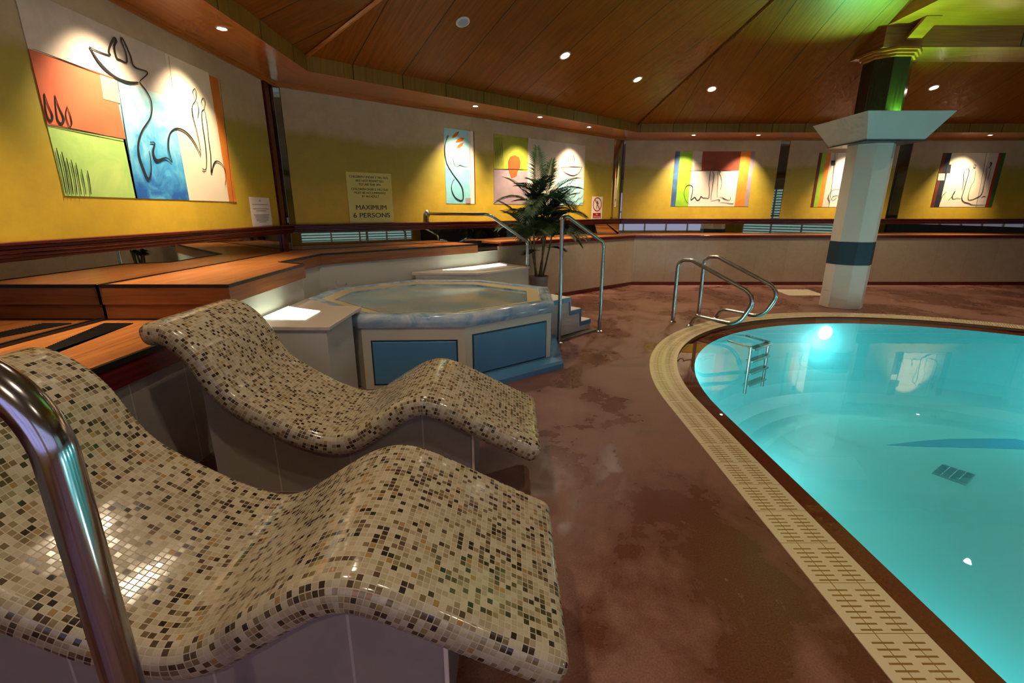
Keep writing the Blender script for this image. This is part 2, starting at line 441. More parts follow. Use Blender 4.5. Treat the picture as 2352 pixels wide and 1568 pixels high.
wE, *_ = wall('wall_right', 'right wall with banded paint', V[3], V[4], [(.1, 5.5)], 1.03)
def plainwall(name, label, a, b, win):
    """wall behind the viewpoint, a real opening is left where the windows stand"""
    a3, b3 = Vector((a[0], a[1], 0)), Vector((b[0], b[1], 0)); d = (b3-a3).normalized(); n = Vector((d.y, -d.x, 0)); L = (b3-a3).length
    w = wallthing(name, label); s0, s1, z0, z1 = win; m = MB()
    for p, q, u0, u1 in ((0, L, 0, z0), (0, L, z1, WT+.3), (0, s0, z0, z1), (s1, L, z0, z1)):
        mm = slab(a3+d*p, a3+d*q, u0, u1, n, -.2, 0); m.add(mm.v, mm.f)
    m.build('painted_wall', M['wall'], w)
    return a3, d, n
def window(idx, a3, d, n, s0, s1, z0, z1, mul, strength, c, blinds):
    o = bpy.data.objects.new('window_%d' % idx, None); C.objects.link(o); tag(o, 'tall window with daylight behind, at the viewpoint end of the hall', 'window', kind='structure')
    m = MB(); k = int(round((s1-s0)/mul))
    for i in range(k+1):
        s = s0 + (s1-s0)*i/k; mm = slab(a3+d*(s-.03), a3+d*(s+.03), z0, z1, n, -.12, -.04); m.add(mm.v, mm.f)
    for z in (z0+.03, (z0+z1)/2, z1-.03):
        mm = slab(a3+d*s0, a3+d*s1, z-.03, z+.03, n, -.12, -.04); m.add(mm.v, mm.f)
    m.build('window_frame', M['column'], o)
    slab(a3+d*s0, a3+d*s1, z0, z1, n, -.19, -.18).build('pane', emit('daylight_%d' % idx, c, strength), o)
    if blinds:
        m = MB(); z = z0+.08
        while z < z1:
            mm = slab(a3+d*s0, a3+d*s1, z, z+.05, n, -.16, -.15); m.add(mm.v, mm.f); z += .12
        m.build('blind', M['column'], o)
a3, d, n = plainwall('wall_right_front', 'angled glazed wall behind the pool', V[4], V[5], (.4, 5.6, .08, 2.5)); window(1, a3, d, n, .4, 5.6, .08, 2.5, 1.2, .75, (.42, .78, .82), True)
a3, d, n = plainwall('wall_front', 'glazed wall behind the viewpoint', V[5], V[6], (1.2, 9.7, .5, 2.4)); window(2, a3, d, n, 1.2, 9.7, .5, 2.4, 1.1, 1.0, (.55, .58, 1), False)
a3, d, n = plainwall('wall_left_front', 'angled wall behind the viewpoint', V[6], V[7], (.3, 3.3, .4, 2.2)); window(3, a3, d, n, .3, 3.3, .4, 2.2, 1.0, 1.1, (.52, .5, 1), False)

# tiled dado faces, red ledges and skirtings -----------------------------------------
TB0 = Vector((.99, 8.4, 0)); Td = Vector((.7599, .65, 0)).normalized()
def tB(s): return TB0 + Td*s
tC0 = 2.53                                             # X of the corner of the low walls
pW = Vector((-.2, 7.385, 0))                            # where the white surround meets the tiled face
Tn = Vector((Td.y, -Td.x, 0)); pCor = Vector((2.50, 9.70, 0))
BackB = lambda p, o=.012: p - Bn*((Vector((p.x, p.y, 0)) - B0).dot(Bn) - o)
def strip_thing(name, a, b, n, z0, z1, depth, mat, parent, bev=.0):
    return slab(a, b, z0, z1, n, 0, depth).build(name, mat, parent, bevel=bev)
def lowwall(name, label, a, b, n, back):
    o = thing(name, ((a.x+b.x)/2, (a.y+b.y)/2, 0), label, 'low wall'); o['kind'] = 'structure'; del o['category']
    slab(a, b, .07, .965, n, -.05, 0).build('tiled_face', M['tile'], o)
    slab(a, b, 0, .07, n, -.05, .012).build('skirting', M['mahog'], o)
    slab(a - (b-a).normalized()*0, b, .965, 1.022, n, -.03, .03).build('ledge_nosing', M['mahog'], o, bevel=.008)
    m = MB(); m.prism([(p.x, p.y) for p in (a + n*.028, b + n*.028, back[1], back[0])], 1.0, 1.03)
    m.build('ledge_top', M['deckwoodx'], o)
    return o
lowwall('trim_1', 'tiled low wall with oak ledge under the back left wall', pW, pCor, Tn, (BackB(pW), Vector((2.29, 10.085, 0))))
lowwall('trim_2', 'beige tiled low wall with red edged ledge along the far wall', pCor, Vector((11.3, 9.7, 0)), Vector((0, -1, 0)), (Vector((2.29, 10.085, 0)), Vector((11.5, 10.085, 0))))

# oak platform beside the whirlpool ---------------------------------------------------
pf = thing('wooden_platform', (-2.3, 4.5, 0), 'raised orange oak platform stepping round behind the whirlpool, edged in black', 'platform')
front = [(-1.87, 3.04), (-1.91, 4.28), (-2.22, 4.46), (-2.17, 5.33), (-.51, 6.96)]
bk = [BackB(Vector((-.51, 6.96, 0))), Vector((-2.722, 5.855, 0)), Vector((-2.722, 3.04, 0))]
poly = front + [(p.x, p.y) for p in bk]
MB().prism(poly, 1.0, 1.028).build('deck_top', M['deckwood'], pf)
def edge_run(pts, z0, z1, d0, d1):
    m = MB()
    for (ax_, ay), (bx, by) in zip(pts[:-1], pts[1:]):
        a, b = Vector((ax_, ay, 0)), Vector((bx, by, 0)); dd = (b-a).normalized(); nn = Vector((dd.y, -dd.x, 0))
        mm = slab(a - dd*.0, b + dd*d1, z0, z1, nn, d0, d1); m.add(mm.v, mm.f)
    return m
edge_run([(-2.722, 3.04)] + front, 1.012, 1.034, -.006, .006).build('black_edging', M['black'], pf)
edge_run(front, .905, 1.012, -.03, .004).build('fascia_board', M['board'], pf)
edge_run([(-2.722, 3.04), (-1.87, 3.04)], .90, 1.012, -.03, .004).build('end_board', M['board'], pf)
edge_run([(-2.722, 3.05), (-1.88, 3.05)], .80, .896, -.03, .0).build('end_board', M['board'], pf)
inner = [(-1.915, 3.06), (-1.95, 4.31), (-2.25, 4.49), (-2.205, 5.32), (-.56, 6.95), (-.22, 7.36)]
edge_run(inner, 0, .905, -.05, .0).build('white_surround', M['white'], pf)
# lower ledge with grille at the left
lg = thing('wooden_ledge', (-2.3, 1, 0), 'lower orange oak ledge with a black grille behind the mosaic loungers', 'ledge')
MB().box(-2.725, -1.93, -1.5, 3.02, .77, .80).build('ledge_top', M['deckwood'], lg)
MB().box(-1.935, -1.912, -1.5, 3.02, .775, .804).build('black_edging', M['black'], lg)
MB().box(-1.95, -1.918, -1.5, 3.02, .665, .775).build('red_nosing', M['mahog'], lg)
m = MB(); m.box(-1.98, -1.94, -1.5, 3.02, .0, .665); m.build('tiled_face', M['plinth'], lg)
m = MB()
q = [meas(x, y, (0, 0, .8), (0, 0, 1)) for x, y in ((110, 797), (238, 743.5), (306, 743.5), (159, 795))]
gd = (q[0]-q[1]); gd2 = (q[3]-q[2]); A1, A2 = q[1] + gd*3.2, q[2] + gd2*3.2
m.prism([(p.x, p.y) for p in (q[1], q[2], A2, A1)], .797, .802)
for i in range(90):
    f = i/90; a, b = q[1].lerp(A1, f), q[2].lerp(A2, f); m.tube([Vector((a.x, a.y, .803)), Vector((b.x, b.y, .803))], .003, 4)
m.build('grille', M['black'], lg)
MB().box(-2.725, -2.70, -1.5, 3.02, .80, .812).build('black_edging', M['black'], lg)

# ------------------------------------------------------------------ ceiling
def uvface(m, pts, o, ud):
    pts = [Vector(p) for p in pts]; o = Vector(o); ud = Vector(ud).normalized()
    nn = (pts[1]-pts[0]).cross(pts[2]-pts[0]).normalized(); vd = nn.cross(ud)
    m.add(pts, [tuple(range(len(pts)))], [[((p-o).dot(ud), (p-o).dot(vd)) for p in pts]])
ce = bpy.data.objects.new('ceiling', None); C.objects.link(ce); tag(ce, 'lacquered orange timber ceiling rising from a boxed perimeter', 'ceiling', kind='structure')
ZS, ZF, RUN = 2.9, 3.05, 3.1
m = MB(); m.keepn = True; n_ = len(V)
for i in range(n_):
    j = (i+1) % n_
    dd = Vector((SO[j][0]-SO[i][0], SO[j][1]-SO[i][1], 0))
    uvface(m, [(*V[i], ZS), (*SO[i], ZS), (*SO[j], ZS), (*V[j], ZS)], (*SO[j], ZS), dd)
m.build('soffit', M['soffit'], ce)
m = MB(); m.keepn = True
for i in range(n_):
    j = (i+1) % n_; dd = Vector((SO[j][0]-SO[i][0], SO[j][1]-SO[i][1], 0)); og = (*SO[1], ZS)
    uvface(m, [(*SO[i], ZS), (*SO[i], ZF), (*SO[j], ZF), (*SO[j], ZS)], og, dd)
fo = m.build('fascia', M['fascia'], ce)
# shift the board joints to the surveyed ones
def offset_lines(P, off):
    out = []; k = len(P)
    for i in range(k):
        a0, a1, a2 = Vector(P[i-1]), Vector(P[i]), Vector(P[(i+1) % k])
        d1 = (a1-a0).normalized(); d2 = (a2-a1).normalized(); n1 = Vector((d1.y, -d1.x)); n2 = Vector((d2.y, -d2.x))
        p1, p2 = a0+n1*off, a1+n2*off; den = d1.x*d2.y-d1.y*d2.x; t = ((p2.x-p1.x)*d2.y-(p2.y-p1.y)*d2.x)/den
        out.append(p1+d1*t)
    return out
IN = offset_lines(SO, RUN); ZT = ZF + .4*RUN
for i in range(n_):
    j = (i+1) % n_; m = MB(); m.keepn = True; dd = Vector((SO[j][0]-SO[i][0], SO[j][1]-SO[i][1], 0))
    uvface(m, [(*SO[i], ZF), (*IN[i], ZT), (*IN[j], ZT), (*SO[j], ZF)], (*SO[1], ZF), dd)
    m.build('sloping_panel', M['ceil'], ce)
m = MB(); m.keepn = True; uvface(m, [(*p, ZT) for p in IN][::-1], (*IN[0], ZT), (0, 1, 0)); m.build('flat_panel', M['ceil'], ce)
# solid roof above so that no stray light enters
MB().box(-4, 16, -5, 11, 4.6, 4.75).build('roof_deck', M['backing'], ce)
for (i, j) in ((0, 0), (1, 1)):
    a = Vector((*SO[i], ZF)); b = Vector((*IN[i], ZT)); MB().tube([a - up*.012, b - up*.012], .022, 6).build('hip_cover_strip', M['ceil' if i else 'soffit'], ce)
# wall-top cornice strip
for i in (0, 1, 7):
    j = (i+1) % n_; a, b = Vector((*V[i], 0)), Vector((*V[j], 0)); dd = (b-a).normalized(); nn = Vector((dd.y, -dd.x, 0))
    m = MB()
    for z0, z1, p in ((2.862, 2.885, .022), (2.885, 2.902, .04)):
        mm = slab(a, b, z0, z1, nn, .001, p); m.add(mm.v, mm.f)
    o = m.build('trim_%d' % (3+i), M['soffit'], None, origin=(0, 0, 0)); tag(o, 'timber cornice where wall meets ceiling', kind='structure')
# dropped ceiling box and cross beam over the pool
bx = bpy.data.objects.new('ceiling_beam', None); C.objects.link(bx); tag(bx, 'boxed timber beam and dropped ceiling over the pool carried by the column', kind='structure')
MB().box(5.07, 12.0, 1.0, 7.22, 3.91, 4.5).build('dropped_ceiling', M['soffit'], bx)
MB().box(5.065, 12.0, 7.18, 7.92, 3.65, 4.3).build('cross_beam', M['board'], bx)
MB().box(6.93, 6.94, 7.172, 7.181, 3.65, 3.91).build('beam_joint', M['black'], bx)
a_ = meas(2088, 47, (0, 0, 3.91), (0, 0, 1)); 
m = MB(); c0 = Vector((5.42, 7.14, 3.74)); c1 = Vector((5.42, 6.86, 3.92)); dv = (c1-c0).normalized(); m.obox((c0+c1)/2, dv, (1, 0, 0), dv.cross(Vector((1, 0, 0))), (c1-c0).length/2, .10, .02)
m.build('sloping_bracket', M['soffit'], bx)

# ------------------------------------------------------------------ column
def octo(cx, cy, a):
    r = a/2/math.cos(pi/8); return [(cx + r*math.cos(pi/8 + k*pi/4), cy + r*math.sin(pi/8 + k*pi/4)) for k in range(8)]
cx, cy = 5.37, 7.46
co = thing('octagonal_column', (cx, cy, 0), 'off-white octagonal column with dark teal band and tray-shaped capital at the pool edge', 'column')
MB().prism(octo(cx, cy, .56), 0, 2.46).build('shaft', M['column'], co, bevel=.006)
MB().prism(octo(cx, cy, .568), .69, 1.04).build('teal_band', M['teal'], co)
MB().prism(octo(cx, cy, .55), 2.52, 3.60).build('upper_shaft', M['darkwood'], co, bevel=.006)
m = MB()
for z, w in ((3.54, .60), (3.575, .65), (3.61, .70)): m.prism(octo(cx, cy, w), z, z+.035)
m.build('top_moulding', M['soffit'], co, bevel=.006)
m = MB(); sq = lambda h: [(cx-.01-h, cy-.06-h), (cx-.01+h, cy-.06-h), (cx-.01+h, cy-.06+h), (cx-.01-h, cy-.06+h)]
L_ = lambda h, z: [(x, y, z) for x, y in sq(h)]
m.loops([L_(.40, 2.45), L_(.595, 2.79), L_(.58, 2.79), L_(.39, 2.49)])
m.build('capital', M['capital'], co)
MB().prism(sq(.42), 2.44, 2.452).build('capital_shadow_gap', M['teal'], co)
upl = thing('green_uplight', (cx-.36, cy-.36, 2.5), 'small green spotlight shining up from the column capital tray', 'spotlight')
m = MB(); m.lathe((cx-.36, cy-.36, 2.49), [(.03, 0), (.055, .02), (.06, .16), (.05, .19)], 20); m.build('housing', M['teal'], upl, smooth=True)
m = MB(); m.lathe((cx-.36, cy-.36, 2.685), [(.001, 0), (.048, 0), (.05, .012), (.04, .03), (.001, .035)], 20); m.build('green_lens', emit('green_lens', (.1, 1, .35), 2.2), upl, smooth=True)
m = MB()
m.tube(smooth_path([(cx-.30, cy-.36, 2.6), (cx-.27, cy-.33, 2.72), (cx-.33, cy-.42, 2.80), (cx-.40, cy-.38, 2.82)], 6), .006, 6); m.build('cable', M['teal'], upl, smooth=True)

# ------------------------------------------------------------------ pool
pool = bpy.data.objects.new('swimming_pool', None); C.objects.link(pool); pool.location = (4.7, 2, 0)
tag(pool, 'turquoise deck-level swimming pool with rounded end', 'swimming pool')
m = MB(); prof = [(rw, -.06), (rw, -.55), (rw-.03, -.75), (rw-.09, -.90), (rw-.2, -1.04), (rw-.36, -1.13), (rw-.55, -1.18), (rw-.8, -1.2)]
for (r0, z0), (r1, z1) in zip(prof[:-1], prof[1:]): m.ring(stadium(r0), stadium(r1), z0, z1)
st = stadium(rw-.8); m.add([(x, y, -1.2) for x, y in st], [tuple(range(len(st)))])
m.keepn = True; m.build('basin', M['pool'], pool, smooth=True, angle=60)
m = MB(); m.ring(stadium(ri), stadium(ri), -.002, -.05); m.ring(stadium(ri), stadium(rw), -.05, -.06); m.build('brown_ledge', M['coping'], pool)
st = stadium(ri-.001); m = MB(); m.add([(x, y, -.012) for x, y in st], [tuple(range(len(st)))]); m.keepn = True; m.build('water', M['water'], pool)
# painted wave shapes and drain on the bottom
def on_floor(q): return [meas(x, y, (0, 0, -1.2), (0, 0, 1)) for x, y in q]
bl = paint('pool_wave_blue', (.02, .36, .56), (.02, .40, .60), 2)
p = on_floor([(2035, 1022), (2110, 1013), (2180, 1008), (2260, 1007), (2352, 1008), (2450, 1014), (2450, 1040), (2352, 1032), (2260, 1029), (2180, 1027), (2100, 1025)])
m = MB(); m.prism([(a.x, a.y) for a in p], -1.2, -1.197); m.build('painted_wave', bl, pool)
p = on_floor([(2250, 892), (2352, 899), (2440, 906), (2440, 916), (2352, 906)])
m = MB(); m.prism([(a.x, a.y) for a in p], -1.2, -1.197); m.build('painted_wave', bl, pool)
p = on_floor([(2165, 1066), (2240, 1090), (2217, 1115), (2140, 1087)])
m = MB(); m.prism([(a.x, a.y) for a in p], -1.2, -1.195); pc = sum(p, Vector())/4
ux, vx = (p[1]-p[0]), (p[3]-p[0])
for k in range(1, 9):
    a, b = p[0] + vx*k/9, p[1] + vx*k/9; m.tube([a+up*.006, b+up*.006], .005, 4)
for k in range(1, 4):
    a, b = p[0] + ux*k/4, p[3] + ux*k/4; m.tube([a+up*.006, b+up*.006], .006, 4)
m.build('drain_grille', plain('drain_teal', (.05, .35, .40), .5), pool)
# underwater lamp
uw = emit('underwater_lamp_glow', (.85, 1, 1), 9)
def wallpt(ang, r): return Vector((4.7 + r*math.cos(ang), 3.5 + r*math.sin(ang), 0))
la = math.acos((4.52-4.7)/3.0)
for ang in (la,):
    c = wallpt(ang, 2.985); ax = (Vector((4.7, 3.5, 0))-c).normalized()
    m = MB(); m.lathe(c + up*-.19, [(.09, 0), (.10, .012), (.085, .02), (.001, .03)], 28, ax); m.build('underwater_lamp', uw, pool, smooth=True)
def light(kind, name, loc, energy, color, size=.05, target=None, spot=None, blend=.6, parent=None):
    l = bpy.data.lights.new(name, kind); l.energy = energy; l.color = color
    if kind == 'AREA': l.size = size
    else: l.shadow_soft_size = size
    if kind == 'SPOT': l.spot_size = math.radians(spot); l.spot_blend = blend
    o = bpy.data.objects.new(name, l); C.objects.link(o)
    off = Vector((0, 0, 0))
    if parent is not None: o.parent = parent; off = root_loc(parent)
    o.location = Vector(loc) - off
    if target is not None: o.rotation_euler = (Vector(target)-Vector(loc)).to_track_quat('-Z', 'Y').to_euler()
    return o
UW = 27
for p in ((4.52, 6.3, -.35), (2.2, 2.0, -.55), (7.2, 2.0, -.55), (7.1, 4.6, -.5), (4.7, -1.6, -.55), (2.3, 4.6, -.6), (2.9, 0, -.6), (6.8, -.4, -.6)):
    light('POINT', 'pool_lamp', p, UW if p[1] < 6 else 9, (.78, 1, 1), .12, parent=pool)

# overflow grating ---------------------------------------------------------------
so_, si_ = stadium(ro, 96), stadium(ri, 96); nn = len(so_); m = MB(); m.keepn = True
mid = [((a[0]+b[0])/2, (a[1]+b[1])/2) for a, b in zip(so_, si_)]; u = [0]
for i in range(nn): u.append(u[-1] + math.dist(mid[i], mid[(i+1) % nn]))
vs = [(x, y, .004) for x, y in so_] + [(x, y, .004) for x, y in si_] + [(x, y, -.02) for x, y in si_] + [(x, y, -.02) for x, y in so_]
fs, uvs = [], []
for i in range(nn):
    j = (i+1) % nn
    fs.append((i, nn+i, nn+j, j)[::-1]); uvs.append([(u[i], 0), (u[i], 1), (u[i+1], 1), (u[i+1], 0)][::-1])
    fs.append((nn+i, 2*nn+i, 2*nn+j, nn+j)[::-1]); uvs.append([(u[i], 1), (u[i], 1.1), (u[i+1], 1.1), (u[i+1], 1)][::-1])
    fs.append((i, j, 3*nn+j, 3*nn+i)[::-1]); uvs.append([(u[i], 0), (u[i+1], 0), (u[i+1], -.1), (u[i], -.1)][::-1])
m.add(vs, fs, uvs); g = m.build('drain_grating', M['grate'], None, origin=(4.7, 2, 0)); tag(g, 'cream slotted plastic overflow grating running round the pool edge', 'grating')

# pool rails -----------------------------------------------------------------------
rd = Vector((.585, -.811, 0))
def poolrail(base, label):
    base = Vector(base); o = thing('pool_grab_rail', base, label, 'handrail', None)
    P = lambda s, z: base + rd*s + up*z
    pts = fillet([P(0, 0), P(0, .86), P(.20, .875), P(.80, .645), P(1.12, .52), P(.93, .14), P(.35, .15), P(.275, 0)], [.16, .12, .3, .16, .22, .2, .07], 8)
    MB().tube(pts, .0255, 18).build('tube', M['chromedull'], o, smooth=True)
    for s in (0, .275): MB().lathe(P(s, 0), [(.045, 0), (.046, .008), (.03, .022), (.022, .024)], 24).build('base_collar', M['chromedull'], o, smooth=True)
poolrail((2.25, 6.33, 0), 'looped steel grab rail at the pool edge, nearer the whirlpool of the pair')
poolrail((2.785, 6.78, 0), 'looped steel grab rail at the pool edge, nearer the column of the pair')
ld = thing('pool_ladder', (3.13, 5.70, -.8), 'submerged steel ladder with four treads below the pool grab rails', 'ladder')
lat = Vector((.814, .58, 0)); rad = Vector((-.58, .814, 0)); c0 = Vector((4.7, 3.5, 0)) + rad*2.66
for s in (-1, 1):
    b = c0 + lat*.22*s
    MB().tube([b + up*-.13, b + up*-.75], .02, 10).build('stringer', M['chromedull'], ld, smooth=True)
    MB().tube([b + up*-.14, b + rad*.31 + up*-.12], .013, 10).build('wall_bracket', M['chromedull'], ld, smooth=True)
for k in range(4):
    z = -.16 - .16*k; MB().obox(c0 + up*z, lat, rad, up, .22, .045, .014).build('tread', M['chromedull'], ld, bevel=.004)
ht = MB(); q = [meas(x, y, (0, 0, 0), (0, 0, 1)) for x, y in ((1775, 665), (1855, 665), (1897, 679), (1812, 679))]
ht.prism([(a.x, a.y) for a in q], 0.001, .006); o = ht.build('floor_hatch', M['hatch']); tag(o, 'square cream access hatch cover set in the red deck before the far wall', 'hatch')

# ------------------------------------------------------------------ whirlpool
tub_v = [(-1.28, 3.76), (-.393, 3.79), (.407, 4.41), (.426, 5.31), (-.38, 5.90), (-1.25, 5.94), (-2.04, 5.22), (-2.06, 4.54)]
def off_poly(P, d):
    """positive d = inwards, P counter-clockwise"""
    out = []; k = len(P)
    for i in range(k):
        a0, a1, a2 = Vector(P[i-1]), Vector(P[i]), Vector(P[(i+1) % k]); d1 = (a1-a0).normalized(); d2 = (a2-a1).normalized()
        n1 = Vector((-d1.y, d1.x)); n2 = Vector((-d2.y, d2.x)); p1, p2 = a0+n1*d, a1+n2*d; den = d1.x*d2.y-d1.y*d2.x
        t = ((p2.x-p1.x)*d2.y-(p2.y-p1.y)*d2.x)/den; q = p1+d1*t; out.append((q.x, q.y))
    return out
tub = thing('whirlpool_tub', (-.82, 4.87, 0), 'octagonal whirlpool bath with blue marbled rim and blue inset panels', 'hot tub')
MB().prism(off_poly(tub_v, .024), .0, .56).build('white_casing', M['cream_panel'], tub)
m = MB(); L3 = lambda d, z: [(x, y, z) for x, y in off_poly(tub_v, d)]
m.loops([L3(.03, .545), L3(.004, .555), L3(-.004, .59), L3(.0, .64), L3(.02, .658), L3(.06, .664), L3(.125, .66), L3(.14, .64)], cap=False)
m.build('marbled_rim', M['marble'], tub, smooth=True, angle=50)
m = MB(); m.loops([L3(.13, .645), L3(.26, .635), L3(.27, .60)], cap=False); m.build('overflow_grille', M['spagrate'], tub)
m = MB(); m.loops([L3(.265, .636), L3(.275, .59), L3(.31, .3), L3(.34, .25)], cap=False); m.build('shell', M['marble'], tub)
pv = off_poly(tub_v, .266); m = MB(); m.add([(x, y, .618) for x, y in pv], [tuple(range(8))]); m.keepn = True; m.build('churning_water', M['spa'], tub)
sk = [(0, 1), (1, 2), (2, 3)]
pl_ = []
po, pm, pi_ = off_poly(tub_v, -.105), off_poly(tub_v, -.085), off_poly(tub_v, .03)
for ii, jj in ((1, 2), (2, 3)):
    def q8(P_, k, z): return (P_[k][0], P_[k][1], z)
    e = [[q8(po, k, 0), q8(po, k, .05), q8(pm, k, .075), q8(pi_, k, .10), q8(pi_, k, 0)] for k in (ii, jj)]
    m = MB(); m.loops(e); m.build('blue_plinth', M['blue'], tub)
for i, j in sk:
    a, b = Vector((*off_poly(tub_v, .024)[i], 0)), Vector((*off_poly(tub_v, .024)[j], 0)); dd = (b-a).normalized(); nn_ = Vector((dd.y, -dd.x, 0)); L = (b-a).length
    s0, s1 = .085, L-.075; zl, zh = (.05, .43) if i == 0 else (.115, .465)
    pnl = slab(a+dd*s0, a+dd*s1, zl, zh, nn_, 0, .012).build('inset_panel', M['blue'], tub, bevel=.008)
    m = MB()
    for (u0, u1, z0, z1) in ((s0-.012, s1+.012, zh, zh+.012), (s0-.012, s1+.012, zl-.012, zl), (s0-.012, s0, zl-.012, zh+.012), (s1, s1+.012, zl-.012, zh+.012)):
        mm = slab(a+dd*u0, a+dd*u1, z0, z1, nn_, 0, .004); m.add(mm.v, mm.f)
    m.build('panel_moulding', M['teal'], pnl)
# counters with lit panels
def counter(name, label, body, top, panel, loc):
    o = thing(name, loc, label, 'counter')
    MB().prism(body, 0, .69).build('white_body', M['white'], o)
    MB().prism(top, .69, .72).build('counter_top', plain('pinkish_top', S(206, 194, 182), .3, 0, .03), o, bevel=.006)
    MB().prism(panel, .72, .724).build('light_panel', M['panel_light'], o)
    return o
k1 = counter('white_counter', 'white boxed counter with glowing square panel beside the oak platform step', [(-1.90, 3.17), (-1.31, 3.17), (-1.31, 3.70), (-1.90, 4.28)],
    [(-1.90, 3.15), (-1.28, 3.15), (-1.28, 3.87), (-1.54, 3.91), (-1.90, 4.25)], [(-1.895, 3.38), (-1.54, 3.37), (-1.55, 3.67), (-1.77, 3.78), (-1.895, 3.86)], (-1.6, 3.5, 0))
lp = [meas(x, y, (0, 0, .72), (0, 0, 1)) for x, y in ((1002, 617), (1040, 610), (1153, 604), (1128, 613))]
wl = lambda f: Vector((-.56, 6.95, 0)).lerp(Vector((-.22, 7.36, 0)), f)
k2 = counter('white_counter', 'white counter with a glowing panel behind the whirlpool, next to the potted palm', [(-1.25, 6.02), (-.48, 6.08), (.24, 6.80), (-.18, 7.34), (-.54, 6.90), (-1.28, 6.17)],
    [(-1.3, 6.03), (-.47, 6.05), (.255, 6.79), (-.19, 7.355), (-.54, 6.925), (-1.32, 6.15)], [(-.95, 6.38), (-.55, 6.42), (-.08, 6.98), (-.20, 7.18), (-.50, 6.86)], (-.4, 6.7, 0))

# stairs up to the tub
O2 = Vector((.55, 5.25, 0)); sd = Vector((.705, .709, 0)); sp_ = Vector((-.709, .705, 0))
stp = thing('tub_steps', O2 + sd*.3 + sp_*.6, 'white steps with blue edging leading up to the whirlpool', 'steps')
def SP(s, w, z): return O2 + sd*s + sp_*w + up*z
for (s0, s1, z) in ((-.03, .34, .49), (.34, .56, .32), (.56, .78, .15)):
    c = SP((s0+s1)/2, .66, (z-.02)/2 + .02); MB().obox(c, sd, sp_, up, (s1-s0)/2, .54, (z-.04)/2 + .0).build('riser_block', M['white'], stp)
    c = SP((s0+s1)/2 + .004, .66, z-.006); MB().obox(c, sd, sp_, up, (s1-s0)/2 + .004, .545, .008).build('tread', M['whitep'], stp, bevel=.003)
    m = MB(); m.obox(SP((s0+s1)/2, .115, z-.03), sd, sp_, up, (s1-s0)/2+.004, .006, .026); m.obox(SP(s1, .66, z-.03), sd, sp_, up, .006, .545, .026)
    if z > .2: m.obox(SP(s1, .115, z-.09), sd, sp_, up, .012, .006, .085)
    m.build('blue_edging', M['blue'], stp)
MB().obox(SP(.36, .06, .012), sd, sp_, up, .44, .05, .012).build('base_tray', M['mat'], stp)
MB().obox(SP(.36, .012, .009), sd, sp_, up, .44, .008, .009).build('tray_lip', M['chromedull'], stp)
r1 = thing('stair_handrail', O2, 'angled steel handrail on two floor posts at the whirlpool steps', 'handrail')
e2 = Vector((1.125, 5.80, 0)); dd = (e2 - O2).normalized()
pts = fillet([O2, O2+up*1.44, O2+dd*.09+up*1.44, e2+up*1.12, e2], [.09, .07, .10], 8)
MB().tube(pts, .0225, 18).build('tube', M['chromedull'], r1, smooth=True)
for q in (O2, e2): MB().lathe(q, [(.045, 0), (.046, .01), (.03, .02), (.023, .022)], 24).build('base_collar', M['chromedull'], r1, smooth=True)
b2 = Vector((.225, 6.80, .722)); t2 = Vector((-.30, 6.28, 1.455)); w2 = meas(981, 496, B0, Bn); w2.z = 1.46; w2 = w2 + Bn*.02
r2 = thing('stair_handrail', b2, 'steel handrail bolted to the wall above the whirlpool and dropping to the white counter', 'handrail')
pts = fillet([b2, Vector((b2.x, b2.y, 1.07)), t2, w2], [.08, .10], 8)
MB().tube(pts, .0225, 18).build('tube', M['chromedull'], r2, smooth=True)
MB().lathe(b2, [(.045, 0), (.046, .01), (.03, .02), (.023, .022)], 24).build('base_collar', M['chromedull'], r2, smooth=True)
m = MB(); m.lathe(w2 - Bn*.018, [(.05, 0), (.05, .012), (.026, .03)], 24, Bn); m.tube([w2, w2+up*.03, w2-up*.12], .02, 12); m.build('wall_flange', M['chromedull'], r2, smooth=True)
# foreground rail
fr_ = thing('foreground_handrail', (-.556, .507, 0), 'thick polished steel handrail closest to the viewer at the left', 'handrail')
pts = fillet([(-.556, .507, 0), (-.556, .507, 1.335), (-1.35, .54, 1.345), (-1.5, .55, .81)], [.13, .12], 14)
MB().tube(pts, .0225, 32).build('tube', M['chrome'], fr_, smooth=True)
MB().lathe((-.556, .507, 0), [(.05, 0), (.05, .01), (.03, .02), (.023, .022)], 24).build('base_collar', M['chrome'], fr_, smooth=True)

